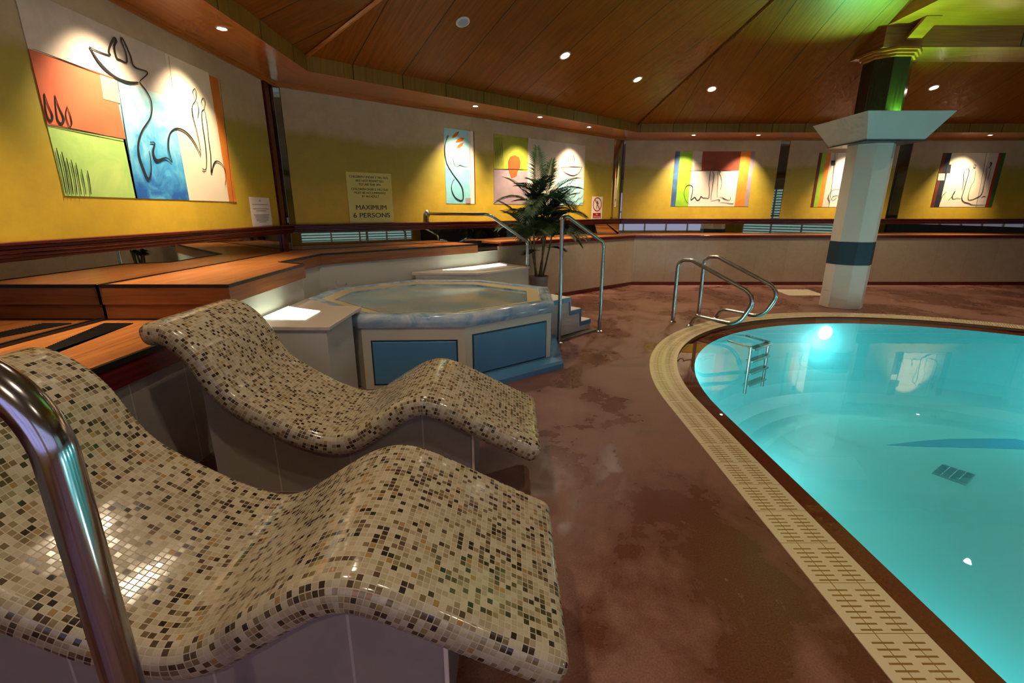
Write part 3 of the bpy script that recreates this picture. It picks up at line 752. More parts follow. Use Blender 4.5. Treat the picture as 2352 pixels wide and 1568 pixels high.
# ------------------------------------------------------------------ mosaic loungers
prof = [(-1.87, .980), (-1.80, 1.010), (-1.72, 1.028), (-1.64, 1.003), (-1.56, .943), (-1.495, .865), (-1.45, .775), (-1.40, .69), (-1.33, .62), (-1.22, .55), (-1.09, .475), (-.98, .43), (-.89, .415),
        (-.81, .438), (-.73, .488), (-.64, .548), (-.55, .602), (-.47, .630), (-.40, .633), (-.32, .610), (-.2, .553), (-.05, .473), (.125, .385)]
TH, RR = .115, .048
def lounger(y0, zoff, xoff, label, prof=prof, W2=.35):
    lo = thing('mosaic_lounger', (-.85 + xoff, y0, 0), label, 'lounger')
    # resample evenly and smooth
    P = smooth_path([(x, 0, z) for x, z in prof], 10)
    for _ in range(6): P = [P[0]] + [(P[i-1]+P[i]*2+P[i+1])/4 for i in range(1, len(P)-1)] + [P[-1]]
    acc = [0]
    for a, b in zip(P[:-1], P[1:]): acc.append(acc[-1] + (b-a).length)
    tot = acc[-1]; N = 150; Q = []
    k = 0
    for i in range(N+1):
        s = tot*i/N
        while k < len(P)-2 and acc[k+1] < s: k += 1
        f = (s-acc[k])/(acc[k+1]-acc[k]); Q.append(P[k].lerp(P[k+1], f))
    T = [(Q[min(i+1, N)]-Q[max(i-1, 0)]).normalized() for i in range(N+1)]
    NR = [Vector((-t.z, 0, t.x)) for t in T]
    st = []                                            # (centre, tangent, normal, inset, arc length)
    K = 7
    for k in range(K, 0, -1):
        a = pi/2*k/K; st.append((Q[0] - T[0]*RR*math.sin(a), NR[0], RR*(1-math.cos(a)), -RR*a))
    for i in range(N+1): st.append((Q[i], NR[i], 0, tot*i/N))
    for k in range(1, K+1):
        a = pi/2*k/K; st.append((Q[N] + T[N]*RR*math.sin(a), NR[N], RR*(1-math.cos(a)), tot + RR*a))
    # cross-section, starts at the underside centre, v runs round it
    def section(ins):
        hw, r = W2-ins, max(RR-ins, .0001); hn = TH/2-ins; pts = []
        def arc(cy_, cn, a0): return [(cy_ + r*math.cos(a0 + pi/2*k/6), cn + r*math.sin(a0 + pi/2*k/6)) for k in range(7)]
        pts += [(0, -hn), (hw*.5, -hn)] + arc(hw-r, -hn+r, -pi/2) + arc(hw-r, hn-r, 0)
        for k in range(1, 10): pts.append(((hw-r)*(1-k/5), hn))
        pts += arc(-hw+r, hn-r, pi/2) + arc(-hw+r, -hn+r, pi) + [(-hw*.5, -hn)]
        return pts
    s0 = section(0); ns = len(s0); vv = [0]
    for i in range(ns): vv.append(vv[-1] + math.dist(s0[i], s0[(i+1) % ns]))
    vs = []
    for c, nr, ins, _ in st:
        for yy, h in section(ins): vs.append(Vector((c.x + xoff, y0, c.z + zoff)) + Vector((0, -yy, 0)) + nr*(h - TH/2))
    fs, uvs = [], []
    for i in range(len(st)-1):
        for j in range(ns):
            j2 = (j+1) % ns; fs.append((i*ns+j, (i+1)*ns+j, (i+1)*ns+j2, i*ns+j2))
            uvs.append([(st[i][3], vv[j]), (st[i+1][3], vv[j]), (st[i+1][3], vv[j+1]), (st[i][3], vv[j+1])])
    e = (len(st)-1)*ns
    fs += [tuple(range(ns)), tuple(range(e, e+ns))[::-1]]
    def endv(b): return [(b[0], 0)]*0
    c0_ = [((-RR*pi/2) - .02 + (section(RR)[j][1])*1., section(RR)[j][0]) for j in range(ns)]
    c1_ = [(tot + RR*pi/2 + .02 - section(RR)[j][1], section(RR)[j][0]) for j in range(ns)]
    uvs += [c0_, c1_[::-1]]
    m = MB(); m.add(vs, fs, uvs); m.build('mosaic_shell', M['mosaic'], lo, smooth=True, angle=80)
    # tiled plinth below, its top follows the shell
    lo_x, hi_x = -1.585, -.185; top = []
    for i in range(N+1):
        p_ = Q[i] - NR[i]*(TH-.012)
        if lo_x < p_.x < hi_x: top.append((p_.x, p_.z))
    top = [(lo_x, top[0][1])] + top + [(hi_x, top[-1][1])]
    for i in range(1, len(top)):
        if top[i][0] < top[i-1][0]: top[i] = (top[i-1][0]+.0001, top[i][1])
    y1, y2 = y0-W2+.10, y0+W2-.10; n_t = len(top); vs = []
    for yy in (y1, y2):
        vs += [(x+xoff, yy, 0) for x, z in top] + [(x+xoff, yy, z+zoff) for x, z in top]
    fs = []
    for b in (0, 2*n_t):
        for i in range(n_t-1): fs.append((b+i, b+i+1, b+n_t+i+1, b+n_t+i))
    for i in range(n_t-1):
        fs.append((n_t+i, n_t+i+1, 3*n_t+i+1, 3*n_t+i)); fs.append((i, 2*n_t+i, 2*n_t+i+1, i+1))
    fs += [(0, n_t, 3*n_t, 2*n_t), (n_t-1, 3*n_t-1, 4*n_t-1, 2*n_t-1)]
    m = MB(); m.add(vs, fs); m.build('tiled_plinth', M['plinth'], lo)
    for yy, xx in ((y1, hi_x),):
        MB().box(xx+xoff-.006, xx+xoff+.006, yy-.006, yy+.006, 0, top[-1][1]+zoff-.01).build('corner_trim', M['whitep'], lo)
    return lo
lounger(1.28, .0, 0, 'wavy beige and brown mosaic lounger, nearest to the viewer behind the steel rail', prof, .365)
prof2 = [(-1.75, 1.012), (-1.70, 1.018), (-1.635, 1.0)] + prof[4:-1] + [(.15, .375)]
lounger(2.50, -.036, -.025, 'wavy beige and brown mosaic lounger, farther one beside the white counter and whirlpool', prof2, .35)

# ------------------------------------------------------------------ palm
px, py = .43, 7.42
pl = thing('potted_palm', (px, py, 0), 'tall potted palm with dark feathery fronds in a grey pot by the tiled wall', 'plant')
m = MB(); m.lathe((px, py, 0), [(.11, 0), (.115, .02), (.15, .46), (.155, .5), (.14, .5), (.135, .46)], 32); m.build('pot', M['pot'], pl, smooth=True)
MB().lathe((px, py, .455), [(.001, .01), (.134, .0), (.13, -.03)], 24).build('soil', M['soil'], pl)
rp = random.Random(5)
stems = [(-.05, 0, 1.45, -.06, .0), (.04, -.03, 1.55, .03, .02), (.0, .05, 1.3, .14, -.03), (-.02, -.06, 1.08, -.16, -.05), (.06, .03, 1.1, .16, .04)]
def frond(base, az, el, L, curl, dark, wid=.2):
    m = MB(); d = Vector((math.sin(az)*math.cos(el), math.cos(az)*math.cos(el), math.sin(el)))
    pts = []; p = Vector(base); n = 14; dirs = []
    for i in range(n+1):
        pts.append(p.copy()); dirs.append(d.copy()); p = p + d*(L/n)
        d = (d + Vector((0, 0, -curl/n))).normalized()
    m.tube(pts, [.006*(1-i/n*.8) for i in range(n+1)], 5)
    for i in range(3, n+1):
        for k in (0, .5):
            if i == n and k: continue
            f = (i+k)/n; b = pts[i].lerp(pts[min(i+1, n)], k); dd = dirs[i]
            sd_ = dd.cross(Vector((0, 0, 1))); sd_ = sd_.normalized() if sd_.length > .05 else Vector((1, 0, 0)); nu = sd_.cross(dd)
            ll = wid*(.45 + .9*math.sin(pi*min(f, .98)**.9))*(.85 + .3*rp.random())
            for s in (-1, 1):
                ld_ = (dd*.75 + sd_*s*(.85 - .3*f) + nu*.22).normalized(); w = .008 + .003*rp.random()
                q1 = b + ld_*ll*.45; q2 = b + ld_*ll + Vector((0, 0, -ll*.22)); wv = ld_.cross(nu).normalized()*w
                m.add([b - wv*.3, q1 - wv, q2, q1 + wv, b + wv*.3, q1 + nu*-.004], [(0, 1, 5), (1, 2, 5), (2, 3, 5), (3, 4, 5), (4, 0, 5)])
    m.keepn = True
    m.build('frond', M['leafd' if dark else 'leaf'], pl, smooth=False)
for k, (sx, sy, h, lx, ly) in enumerate(stems):
    a = Vector((px+sx, py+sy, .45)); b = Vector((px+sx+lx, py+sy+ly, h+.15)); mid_ = (a+b)/2 + Vector((lx*.1, 0, .05))
    pts = smooth_path([a, mid_, b], 8); m = MB(); m.tube(pts, [.017 - .007*i/(len(pts)-1) for i in range(len(pts))], 8); m.build('stem', M['stem'], pl, smooth=True)
    nf = 14
    for j in range(nf):
        az = 2*pi*(j/nf) + k*1.1 + rp.uniform(-.3, .3); el = rp.uniform(.2, 1.15)
        base = pts[-1 - (j % 5)] - up*(.0)
        L = rp.uniform(.50, .68)*(1.1 if el > 1 else 1)
        if math.cos(az) > .6: L *= .55                       # kept short against the wall
        frond(base, az, el, L, rp.uniform(.8, 1.6), rp.random() < .5, .20)
frond(Vector((px-.02, py, 1.7)), -.25, 1.42, .72, .35, False, .19); frond(Vector((px+.08, py, 1.65)), .6, 1.3, .62, .4, False, .18)
frond(Vector((px+.12, py-.02, .95)), 1.9, .1, .28, .6, True, .14); frond(Vector((px, py-.04, .9)), -2.2, .2, .26, .8, True, .14)

# ------------------------------------------------------------------ pictures
def ribbon(m, pts, w0, nrm, lift, prof_='swell'):
    pts = smooth_path(pts, 6) if len(pts) > 2 else [Vector(pts[0]).lerp(Vector(pts[1]), k/8) for k in range(9)]
    n = len(pts); L = []
    for i, p in enumerate(pts):
        t = (pts[min(i+1, n-1)]-pts[max(i-1, 0)]).normalized(); s = t.cross(nrm).normalized(); f = i/(n-1)
        w = w0*(.35 + .65*math.sin(pi*f))*(1 + .25*math.sin(9*f + w0*900))
        L.append((p + nrm*lift, s*w/2))
    v = []
    for p, s in L: v += [p+s, p-s]
    for p, s in L: v += [p+s+nrm*.0015, p-s+nrm*.0015]
    o = 2*n; fs = []
    for i in range(n-1):
        a = 2*i; fs += [(o+a, o+a+1, o+a+3, o+a+2), (a, a+2, a+3, a+1), (a, o+a, o+a+2, a+2), (a+1, a+3, o+a+3, o+a+1)]
    fs += [(0, 1, o+1, o), (o-2, 2*o-2, 2*o-1, o-1)]
    m.add(v, fs)
class Pic:
    """a wall picture: flat painted fields with black brush drawing, measured on its wall plane"""
    def __init__(s, name, label, p0, nrm, zx, zy, ox, oy):
        s.p0, s.n, s.k = Vector(p0), Vector(nrm).normalized(), (zx, zy, ox, oy); s.level = .005; s.name, s.label = name, label; s.o = None; s.ax = up.cross(s.n).normalized()
    def w(s, q): return meas(s.k[2]+q[0]*s.k[0], s.k[3]+q[1]*s.k[1], s.p0, s.n)
    def _root(s, c):
        if s.o is None: s.o = thing(s.name, c, s.label, 'painting')
    def rect(s, a, z0, z1, mat, name='colour_field', lv=0):
        """a=(h0,h1) horizontal coordinate along wall"""
        h0, h1 = a; base = s.p0 - s.ax*s.p0.dot(s.ax); base.z = 0
        c = base + s.ax*(h0+h1)/2 + up*(z0+z1)/2; s._root(Vector((c.x, c.y, z0)))
        MB().obox(c + s.n*(s.level/2 + lv*.0015), s.ax, s.n, up, abs(h1-h0)/2, s.level/2 + lv*.0015 - .0005, abs(z1-z0)/2).build(name, mat, s.o)
    def poly(s, pts, mat, lv=3, name='colour_field'):
        P = [s.w(q) for q in pts]; n = len(P); v = [p + s.n*.002 for p in P] + [p + s.n*(s.level + lv*.0014) for p in P]
        MB().add(v, [tuple(range(n)), tuple(range(n, 2*n))[::-1]] + [(i, (i+1) % n, n+(i+1) % n, n+i) for i in range(n)]).build(name, mat, s.o)
    def h(s, q): return s.w(q).dot(s.ax)
    def strokes(s, lst, wpx, name='brush_stroke', mat=None):
        for st_ in lst:
            w = wpx
            if isinstance(st_, tuple) and isinstance(st_[0], list): st_, w = st_
            m = MB(); ribbon(m, [s.w(q) for q in st_], w*.8, s.n, s.level + .0055); m.build(name, mat or M['stroke'], s.o)
lilac = paint('painted_lilac_beige', S(196, 180, 166), S(214, 198, 178)); cream = paint('painted_cream', S(224, 208, 178), S(232, 214, 186))
orange = paint('painted_orange', S(196, 104, 30), S(220, 128, 44)); redor = paint('painted_red_orange', S(196, 92, 60), S(214, 112, 74), 3)
green = paint('painted_green', S(140, 186, 96), S(186, 210, 120), 3.5); greyp = paint('painted_grey', S(158, 148, 128), S(176, 160, 138)); skyp = paint_sky()
mauve = paint('painted_mauve', S(140, 120, 130), S(162, 140, 140)); brownred = paint('painted_brown_red', S(130, 50, 26), S(158, 66, 32), 3); brightor = paint('painted_bright_orange', S(214, 110, 32), S(232, 140, 40), 3)
bluep = paint('painted_blue', S(52, 72, 120), S(70, 122, 156), 3); limegr = paint('painted_lime', S(128, 176, 30), S(160, 198, 50), 4); maroon = paint('painted_maroon', S(92, 34, 22), S(112, 44, 28)); blk = paint('painted_black_blue', S(26, 30, 34), S(34, 40, 44))
white_f = paint('painted_white', S(226, 210, 196), S(236, 220, 202), 3); dkgreen = paint('painted_dark_green', S(40, 84, 28), S(52, 100, 34)); olive = paint('painted_olive', S(150, 150, 40), S(172, 176, 56), 3); aqua = paint('painted_aqua', S(150, 204, 208), S(176, 218, 214), 3); aquad = paint('painted_aqua_deep', S(110, 176, 190), S(140, 200, 204), 3)
redp = paint('painted_red', S(134, 30, 20), S(150, 40, 24)); leafor = paint('painted_leaf_orange', S(190, 88, 20), S(212, 110, 30)); blob = paint('painted_vermilion', S(206, 56, 12), S(230, 84, 20))

# A: large picture on the left wall -- its horizontal axis runs along world Y
A = Pic('wall_painting', 'large painting of figures and a boat over red, green and blue blocks, left wall', (-2.72, 0, 0), (1, 0, 0), .35714, .35714, 0, 0)
A.rect((3.50, 4.08), 1.588, 2.365, skyp); A.rect((2.95, 3.52), 1.985, 2.375, redor, lv=1); A.rect((2.95, 3.52), 1.588, 1.985, green); A.rect((2.95, 4.10), 2.365, 2.69, lilac)
A.rect((4.08, 4.65), 1.585, 2.365, cream); A.rect((4.10, 4.65), 2.365, 2.69, cream, lv=-1); A.rect((4.65, 4.77), 1.585, 2.67, orange, lv=1)
A.poly([(633, 480), (748, 518), (765, 665), (655, 635)], greyp)
A.strokes([([(195, 312), (470, 414), (745, 515)], .006), ([(300, 795), (805, 900)], .006), ([(745, 515), (805, 900), (870, 1270)], .005), ([(1075, 360), (1110, 640)], .003), ([(1405, 510), (1450, 900), (1495, 1300)], .005)], .004, 'field_outline')
A.strokes([([(565,300),(610,325),(695,355),(690,330),(700,290),(725,245),(738,265),(725,300),(740,370),(765,385),(805,400),(800,340),(770,265),(775,245),(800,290),(830,360),(855,430),(940,465),(890,520)], .017),
  ([(565,300),(620,390),(680,455),(750,505),(820,530),(880,530)], .026),
  ([(885,525),(935,590),(965,660),(960,750),(905,840),(880,920),(885,1000),(915,1090),(945,1150),(962,1110),(960,1030),(950,970)], .020),
  ([(955,915),(985,920),(975,980),(1000,1030),(1060,1015),(1100,1045)], .022),
  ([(1098,1040),(1075,950),(1085,860),(1130,825),(1190,850),(1240,910),(1285,1000)], .018),
  [(1245,640),(1232,590),(1245,570),(1255,600),(1252,640),(1230,680),(1232,740),(1255,830),(1275,920),(1285,1005)], [(1255,645),(1270,700),(1265,760)],
  [(1300,690),(1288,650),(1300,630),(1312,660),(1305,700),(1290,720),(1295,800),(1310,900),(1320,1000),(1318,1085),(1295,1085),(1310,1100)],
  ([(1308,705),(1325,800),(1335,900),(1348,1000),(1352,1110),(1365,1060),(1385,1035),(1420,1055),(1445,1110),(1440,1190)], .013),
  ([(272,600),(300,680),(325,740),(318,775),(300,765),(285,720),(275,640),(272,600)], .014), ([(340,610),(368,690),(398,760),(385,795),(360,770),(348,700),(342,620)], .014), ([(418,680),(440,740),(450,790),(440,815),(425,790),(412,740),(418,690)], .008),
  ([(350,950),(385,1100),(415,1250)], .009), ([(385,975),(412,1100),(437,1250)], .009), ([(415,1015),(440,1130),(460,1250)], .009), ([(445,1025),(468,1130),(485,1250)], .008), ([(475,1045),(495,1150),(512,1250)], .008), ([(510,1085),(528,1170),(542,1250)], .007), ([(550,1095),(565,1170),(575,1250)], .008)], .010)
# B pictures
k6 = .17857
B = Pic('wall_painting', 'narrow aqua painting with a looping line and three orange leaves above the whirlpool rail', B0, Bn, k6, k6, 1000, 270)
h0, h1 = B.h((125, 700)), B.h((508, 700)); hm = B.h((440, 700)); zt, zb, zm = B.w((125, 130)).z, B.w((140, 1105)).z, B.w((135, 650)).z
B.rect((h0, hm), zm, zt, aqua); B.rect((h0, hm), zb, zm, aquad); B.rect((hm, h1 - (h1-hm)*.18), zb, zt, white_f); B.rect((h1-(h1-hm)*.18, h1), zb, zt, maroon)
B.poly([(385, 1035), (448, 1035), (450, 1103), (390, 1103)], mauve)
for pts in ([(212,262),(228,222),(265,190),(302,178),(285,222),(250,255)], [(255,320),(285,275),(330,260),(370,262),(345,300),(300,318)], [(270,395),(290,350),(325,328),(362,318),(345,360),(310,388)]): B.poly(pts, leafor, name='orange_leaf')
B.strokes([([(160,235),(125,330),(118,430),(135,560),(175,650),(240,750),(300,830),(345,920),(350,1050),(300,1060),(240,1010),(205,920),(215,830),(245,785)], .020), ([(220,520),(240,600),(280,628),(310,610),(360,625),(430,630)], .010), ([(150,480),(180,560),(215,620),(260,640)], .005), ([(437,140),(442,600),(455,1105)], .004)], .01)
B2 = Pic('wall_painting', 'wide painting with an olive block, red blob and small sailboat, partly behind the palm', B0, Bn, k6, k6, 1000, 270)
ha, hb, hc, hd = B2.h((750, 660)), B2.h((1185, 660)), B2.h((1560, 900)), B2.h((1905, 900)); zt, zb, zm = B2.w((740, 205)).z, B2.w((750, 1112)).z, B2.w((750, 662)).z
B2.rect((ha, hb), zm, zt, olive); B2.rect((ha, hb), zb, zm, mauve); B2.rect((hb, hd), zm-.08, zt, lilac); B2.rect((hb, hc), zb, zm-.08, white_f); B2.rect((hc, hd), zb, zm-.08, aqua)
B2.poly([(935,560),(965,500),(1020,485),(1070,510),(1090,570),(1085,640),(1050,700),(1040,750),(975,780),(955,720),(935,650)], blob, name='red_shape')
B2.strokes([([(1615,635),(1750,632),(1880,635)], .012), ([(1615,635),(1660,700),(1760,745),(1840,710),(1880,635)], .014), [(1715,625),(1705,540),(1725,480),(1735,520),(1722,625)], [(1770,625),(1785,560),(1775,500),(1760,480),(1752,510),(1765,560),(1758,625)],
   ([(750, 660), (960, 664), (1185, 668)], .012)] + [([(755+i*14, 255),(762+i*14, 450),(770+i*14, 655)], .005) for i in range(8)] + [([(1185, 250), (1187, 340)], .006)], .008)
zz = []
for r_ in range(5):
    x0, y0 = 1600+r_*25, 1085+r_*22 - (0 if r_ else 40)
    pts = []
    for k in range(9): pts.append((x0 - 20 + k*30, y0 - 60 - k*22 + (12 if k % 2 else -8) + r_*42 - 40))
    zz.append((pts, .010))
B2.strokes(zz, .01)
# C pictures
kc = .18707
C1 = Pic('wall_painting', 'painting of two standing figures under a brown-red block, left of the column', (0, 10.1, 0), (0, -1, 0), kc, kc, 1520, 320)
hx = lambda P_, x, y: P_.h((x, y))
zt, zb = C1.w((600, 148)).z, C1.w((600, 822)).z
def cols(P_, xs_, mats, z0, z1, y):
    hs = [P_.h((x, y)) for x in xs_]
    for a, b, mt in zip(hs[:-1], hs[1:], mats): P_.rect((a, b), z0, z1, mt)
zs = C1.w((600, 385)).z
cols(C1, [108, 165], [bluep], zb, zt, 822); cols(C1, [165, 320], [limegr], zb, zt, 822); cols(C1, [320, 890], [white_f], zb, zs, 822)
cols(C1, [890, 1010, 1060], [brightor, mauve], zb, zt, 822)
hA, hB, hC = C1.h((320, 822)), C1.h((503, 148)), C1.h((890, 822)); C1.rect((hA, hB), zs, zt, lilac); C1.rect((hB, hC), zs, zt, brownred)
C1.poly([(400, 285), (490, 285), (486, 376), (398, 376)], greyp)
C1.strokes([([(330,385),(600,384),(925,384)], .012), ([(340,800),(290,740),(272,660),(290,590),(325,560),(370,575),(375,640),(355,740),(400,710),(430,745),(460,735),(478,700),(500,715),(540,718),(575,715),(582,620),(578,540),(590,430),(610,370),(635,345),(645,370),(625,395),(637,440),(625,560),(605,680),(603,740)], .016),
  ([(680,710),(682,600),(690,470),(685,410),(700,385),(715,400),(705,420),(725,460),(735,540),(718,620)], .013), ([(600,755),(650,745),(700,740),(710,752),(690,765)], .012), ([(700,710),(740,712),(770,730),(830,745),(845,700)], .014), ([(715,770),(790,775),(860,790),(880,775)], .012)], .012)
C2 = Pic('wall_painting', 'painting with green and orange stripes and white field, half hidden behind the column', (0, 10.1, 0), (0, -1, 0), kc, kc, 1520, 320)
zt, zb = C2.w((1900, 165)).z, C2.w((1850, 830)).z
cols(C2, [1825, 1860, 1910, 1965, 2050, 2500], [maroon, limegr, brightor, lilac, white_f], zb, zt, 830)
C2.poly([(2080, 260), (2130, 260), (2127, 320), (2078, 320)], blk)
C2.strokes([([(2130,165),(2100,450),(2050,830)], .008), ([(2190,610),(2110,615),(2060,660),(2040,720),(2055,770),(2050,830)], .012), ([(2150,712),(2110,742),(2085,738),(2100,700),(2160,692),(2260,695)], .010)], .01)
C3 = Pic('wall_painting', 'painting of three outlined figures between black blocks and a green stripe, right of the column', (0, 10.1, 0), (0, -1, 0), .19764, .19784, 2050, 250)
zt, zb = C3.w((900, 512)).z, C3.w((800, 1138)).z
cols(C3, [440, 478, 538], [maroon, blk], zb, zt, 1138)
cols(C3, [538, 965], [cream], zb, zt, 1138); cols(C3, [965, 1070], [lilac], zb, zt, 1138); cols(C3, [1070, 1108, 1150], [redp, dkgreen], zb, zt, 1138)
C3.poly([(630, 645), (680, 645), (665, 745), (610, 745)], blk); C3.poly([(530, 750), (606, 750), (597, 830), (520, 830)], cream)
C3.strokes([([(1088,512),(1025,850),(962,1138)], .008), ([(905,655),(885,690),(840,710),(825,745),(820,850),(800,960)], .010), ([(880,700),(885,730),(850,850),(820,960),(800,1030),(820,1075),(880,1095),(930,1112),(1070,1112)], .018), ([(945,645),(962,655),(955,685),(940,680),(945,645)], .012), ([(960,720),(945,830),(905,900),(875,1050),(975,1030),(1030,985),(1060,870),(1085,750),(1095,690),(1135,640)], .013), ([(1120,680),(1130,700),(1110,790),(1095,830)], .009), ([(555,1080),(575,1010),(630,955)], .012), ([(645,1060),(700,1000),(722,950),(690,1020),(710,1045),(740,1035),(790,1040)], .015), ([(1020,1030),(1050,1015),(1085,1020)], .012), ([(1110, 690), (1135, 660), (1140, 625), (1125, 625)], .03)], .01)

# ------------------------------------------------------------------ signs
def textmesh(s, size, align='CENTER'):
    cu = bpy.data.curves.new('t', 'FONT'); cu.body = s; cu.size = size; cu.align_x = align; cu.extrude = .0006;
    to = bpy.data.objects.new('t', cu); C.objects.link(to); dg = bpy.context.evaluated_depsgraph_get(); dg.update()
    me = bpy.data.meshes.new_from_object(to.evaluated_get(dg)); v = [x.co.copy() for x in me.vertices]; f = [tuple(p.vertices) for p in me.polygons]
    bpy.data.objects.remove(to); bpy.data.curves.remove(cu); return v, f
def put_text(m, s, size, centre, ax, nrm, width=None):
    v, f = textmesh(s, size); xs_ = [p.x for p in v]; sx = 1.
    if width: sx = width/(max(xs_)-min(xs_))
    mx = (max(xs_)+min(xs_))/2
    for sh in ((-.009, .009) if size > .05 else (0,)):
        m.add([centre + ax*((p.x-mx)*sx + sh*size) + up*p.y + nrm*(p.z + sh*.01) for p in v], f)
    m.keepn = True
tl, trr, br_, bl_ = [meas(x, y, B0, Bn) for x, y in ((793, 394), (897, 399), (902.5, 513), (801, 517))]
hl, hr = (tl-B0).dot(Bd), (trr-B0).dot(Bd); ztop = (tl.z+trr.z)/2; zbot = 1.345
sg = thing('spa_rules_sign', B0 + Bd*(hl+hr)/2 + up*zbot, 'yellow sign reading maximum 6 persons on the wall above the whirlpool', 'sign')
MB().obox(B0 + Bd*(hl+hr)/2 + up*(ztop+zbot)/2 + Bn*.004, Bd, Bn, up, (hr-hl)/2, .003, (ztop-zbot)/2).build('sign_board', M['signyellow'], sg)
m = MB(); W = hr-hl; H = ztop-zbot; cB = B0 + Bd*(hl+hr)/2 + Bn*.0082
for s, fz, sz, wd in (('CHILDREN UNDER 5 YRS OLD', .90, .048, .86), ('ARE NOT PERMITTED', .825, .048, .62), ('TO USE THE SPA', .755, .048, .50), ('CHILDREN OVER 5 YRS OLD', .66, .048, .82), ('MUST BE ACCOMPANIED', .59, .048, .70), ('BY AN ADULT', .52, .048, .38)):
    m = MB(); put_text(m, s, H*.062, cB + up*(zbot + H*(fz-.01)), Bd, Bn, W*wd); m.build('small_lettering', M['text'], sg)
for s, fz, wd in (('MAXIMUM', .265, .68), ('6 PERSONS', .105, .83)):
    m = MB(); put_text(m, s, H*.135, cB + up*(zbot + H*fz), Bd, Bn, W*wd); m.build('large_lettering', M['text'], sg)
# white notice on the left wall
q = [meas(x, y, (-2.72, 0, 0), (1, 0, 0)) for x, y in ((571, 452), (617, 455), (625, 521), (579, 524))]
y0, y1, z1 = q[0].y, q[1].y, q[0].z; z0 = 1.342
nt = thing('paper_notice', (-2.72, (y0+y1)/2, z0), 'white printed paper notice standing on the rail at the left wall corner', 'notice')
MB().box(-2.719, -2.716, y0, y1, z0, z1).build('sheet', M['paper'], nt)
m = MB(); Hh = z1-z0; Ww = y1-y0
for f, wd in ((.90, .08), (.86, .10), (.74, .8), (.59, .8), (.52, .5), (.38, .78), (.33, .7), (.28, .7), (.23, .62), (.18, .62), (.13, .4)):
    m.box(-2.716, -2.7152, (y0+y1)/2-Ww*wd/2, (y0+y1)/2+Ww*wd/2, z0+Hh*f, z0+Hh*f+.006)
m.build('printed_lines', M['textgrey'], nt)
# no diving sign
q = [meas(x, y, B0, Bn) for x, y in ((1360, 451), (1384, 452), (1383, 502), (1359.5, 502))]
h0, h1 = (q[0]-B0).dot(Bd), (q[1]-B0).dot(Bd); zt = q[0].z; zb = 1.345; W = h1-h0; H = zt-zb; cc = B0 + Bd*(h0+h1)/2
nd = thing('no_diving_sign', cc + up*zb, 'white and red prohibition sign with struck-through figure at the right end of the angled wall', 'sign')
MB().obox(cc + up*(zt+zb)/2 + Bn*.004, Bd, Bn, up, W/2, .003, H/2).build('sign_board', M['whitep'], nd)
m = MB(); rc = cc + up*(zb+H*.65) + Bn*.008; rr_ = W*.42
ring = [[rc + (Bd*math.cos(a) + up*math.sin(a))*r + Bn*h for (r, h) in ((rr_, 0), (rr_, .001), (rr_*.86, .001), (rr_*.86, 0))] for a in [2*pi*k/40 for k in range(41)]]
m.loops(ring, cap=False); dg_ = (Bd*.64 - up*.77).normalized(); m.obox(rc + Bn*.0008, dg_, dg_.cross(Bn), Bn, rr_*.9, rr_*.07, .0008)
m.obox(cc + up*(zb+H*.155) + Bn*.008, Bd, up, Bn, W*.38, H*.115, .0006)
m.build('red_marking', M['red'], nd)
m = MB(); m.lathe(rc + up*rr_*.42 - Bd*rr_*.06, [(.001, .0), (rr_*.11, 0), (rr_*.11, .001)], 14, Bn)
m.obox(rc + up*rr_*.1 + Bn*.0006, up, Bd, Bn, rr_*.25, rr_*.10, .0005); m.obox(rc - up*rr_*.35 - Bd*rr_*.12 + Bn*.0006, (up*.95 + Bd*.2).normalized(), Bd, Bn, rr_*.28, rr_*.05, .0005); m.obox(rc + up*rr_*.2 + Bd*rr_*.15 + Bn*.0006, (up*.7 - Bd*.7).normalized(), (up*.7 + Bd*.7).normalized(), Bn, rr_*.2, rr_*.045, .0005)
m.build('figure_symbol', M['text'], nd)
m = MB(); put_text(m, 'No', H*.11, cc + up*(zb+H*.165) + Bn*.0095, Bd, Bn); put_text(m, 'Diving', H*.10, cc + up*(zb+H*.07) + Bn*.0095, Bd, Bn, W*.6); m.build('white_lettering', M['whitep'], nd)

# ------------------------------------------------------------------ lamps
warm = (1, .80, .55)
SB = Vector((*SO[1], ZF)); sBd = Vector((SO[1][0]-SO[0][0], SO[1][1]-SO[0][1], 0)).normalized(); sBn = Vector((sBd.y, -sBd.x, 0))
slopeB_n = (up*1 - sBn*.4).normalized()          # plane z - ZF = .4*dist
slopeC_n = (up*1 - Vector((0, -1, 0))*.4).normalized()
def downlight(p, nrm, label, power, target=None, spot=110, r=.05, group=None, size=.035, color=warm, glow=True, blend=.8):
    """nrm points down into the room"""
    p = Vector(p); nrm = Vector(nrm).normalized()
    o = thing('recessed_downlight', p, label, 'downlight', group)
    MB().lathe(p, [(r*1.35, -.004), (r*1.35, .004), (r*1.05, .008), (r, .003), (r*.98, -.004)], 28, nrm).build('ring', M['lampring'], o, smooth=True)
    MB().lathe(p, [(.001, .001), (r*.95, .001), (r*.7, .006), (.001, .009)], 24, nrm).build('lamp', M['lamp'], o, smooth=True)
    light('SPOT', 'beam', p + nrm*.03, power, color, size, target or (p + nrm), spot, blend, o)
sb = lambda x, y: meas(x, y, SB, slopeB_n)
sc_ = lambda x, y: meas(x, y, SB, slopeC_n)
SLP = 92
downlight(sb(1298, 127), -slopeB_n, 'glowing downlight in the sloping timber above the palm, largest of the row', SLP, sb(1298, 127)-up, 130, .055)
downlight(sb(1464, 182), -slopeB_n, 'second glowing downlight of the slope, left of the ceiling hip', SLP, sb(1464, 182)-up, 130, .055)
downlight(sc_(1635, 204), -slopeC_n, 'glowing downlight in the slope just right of the ceiling hip', SLP*1.4, sc_(1635, 204)-up, 130, .055)
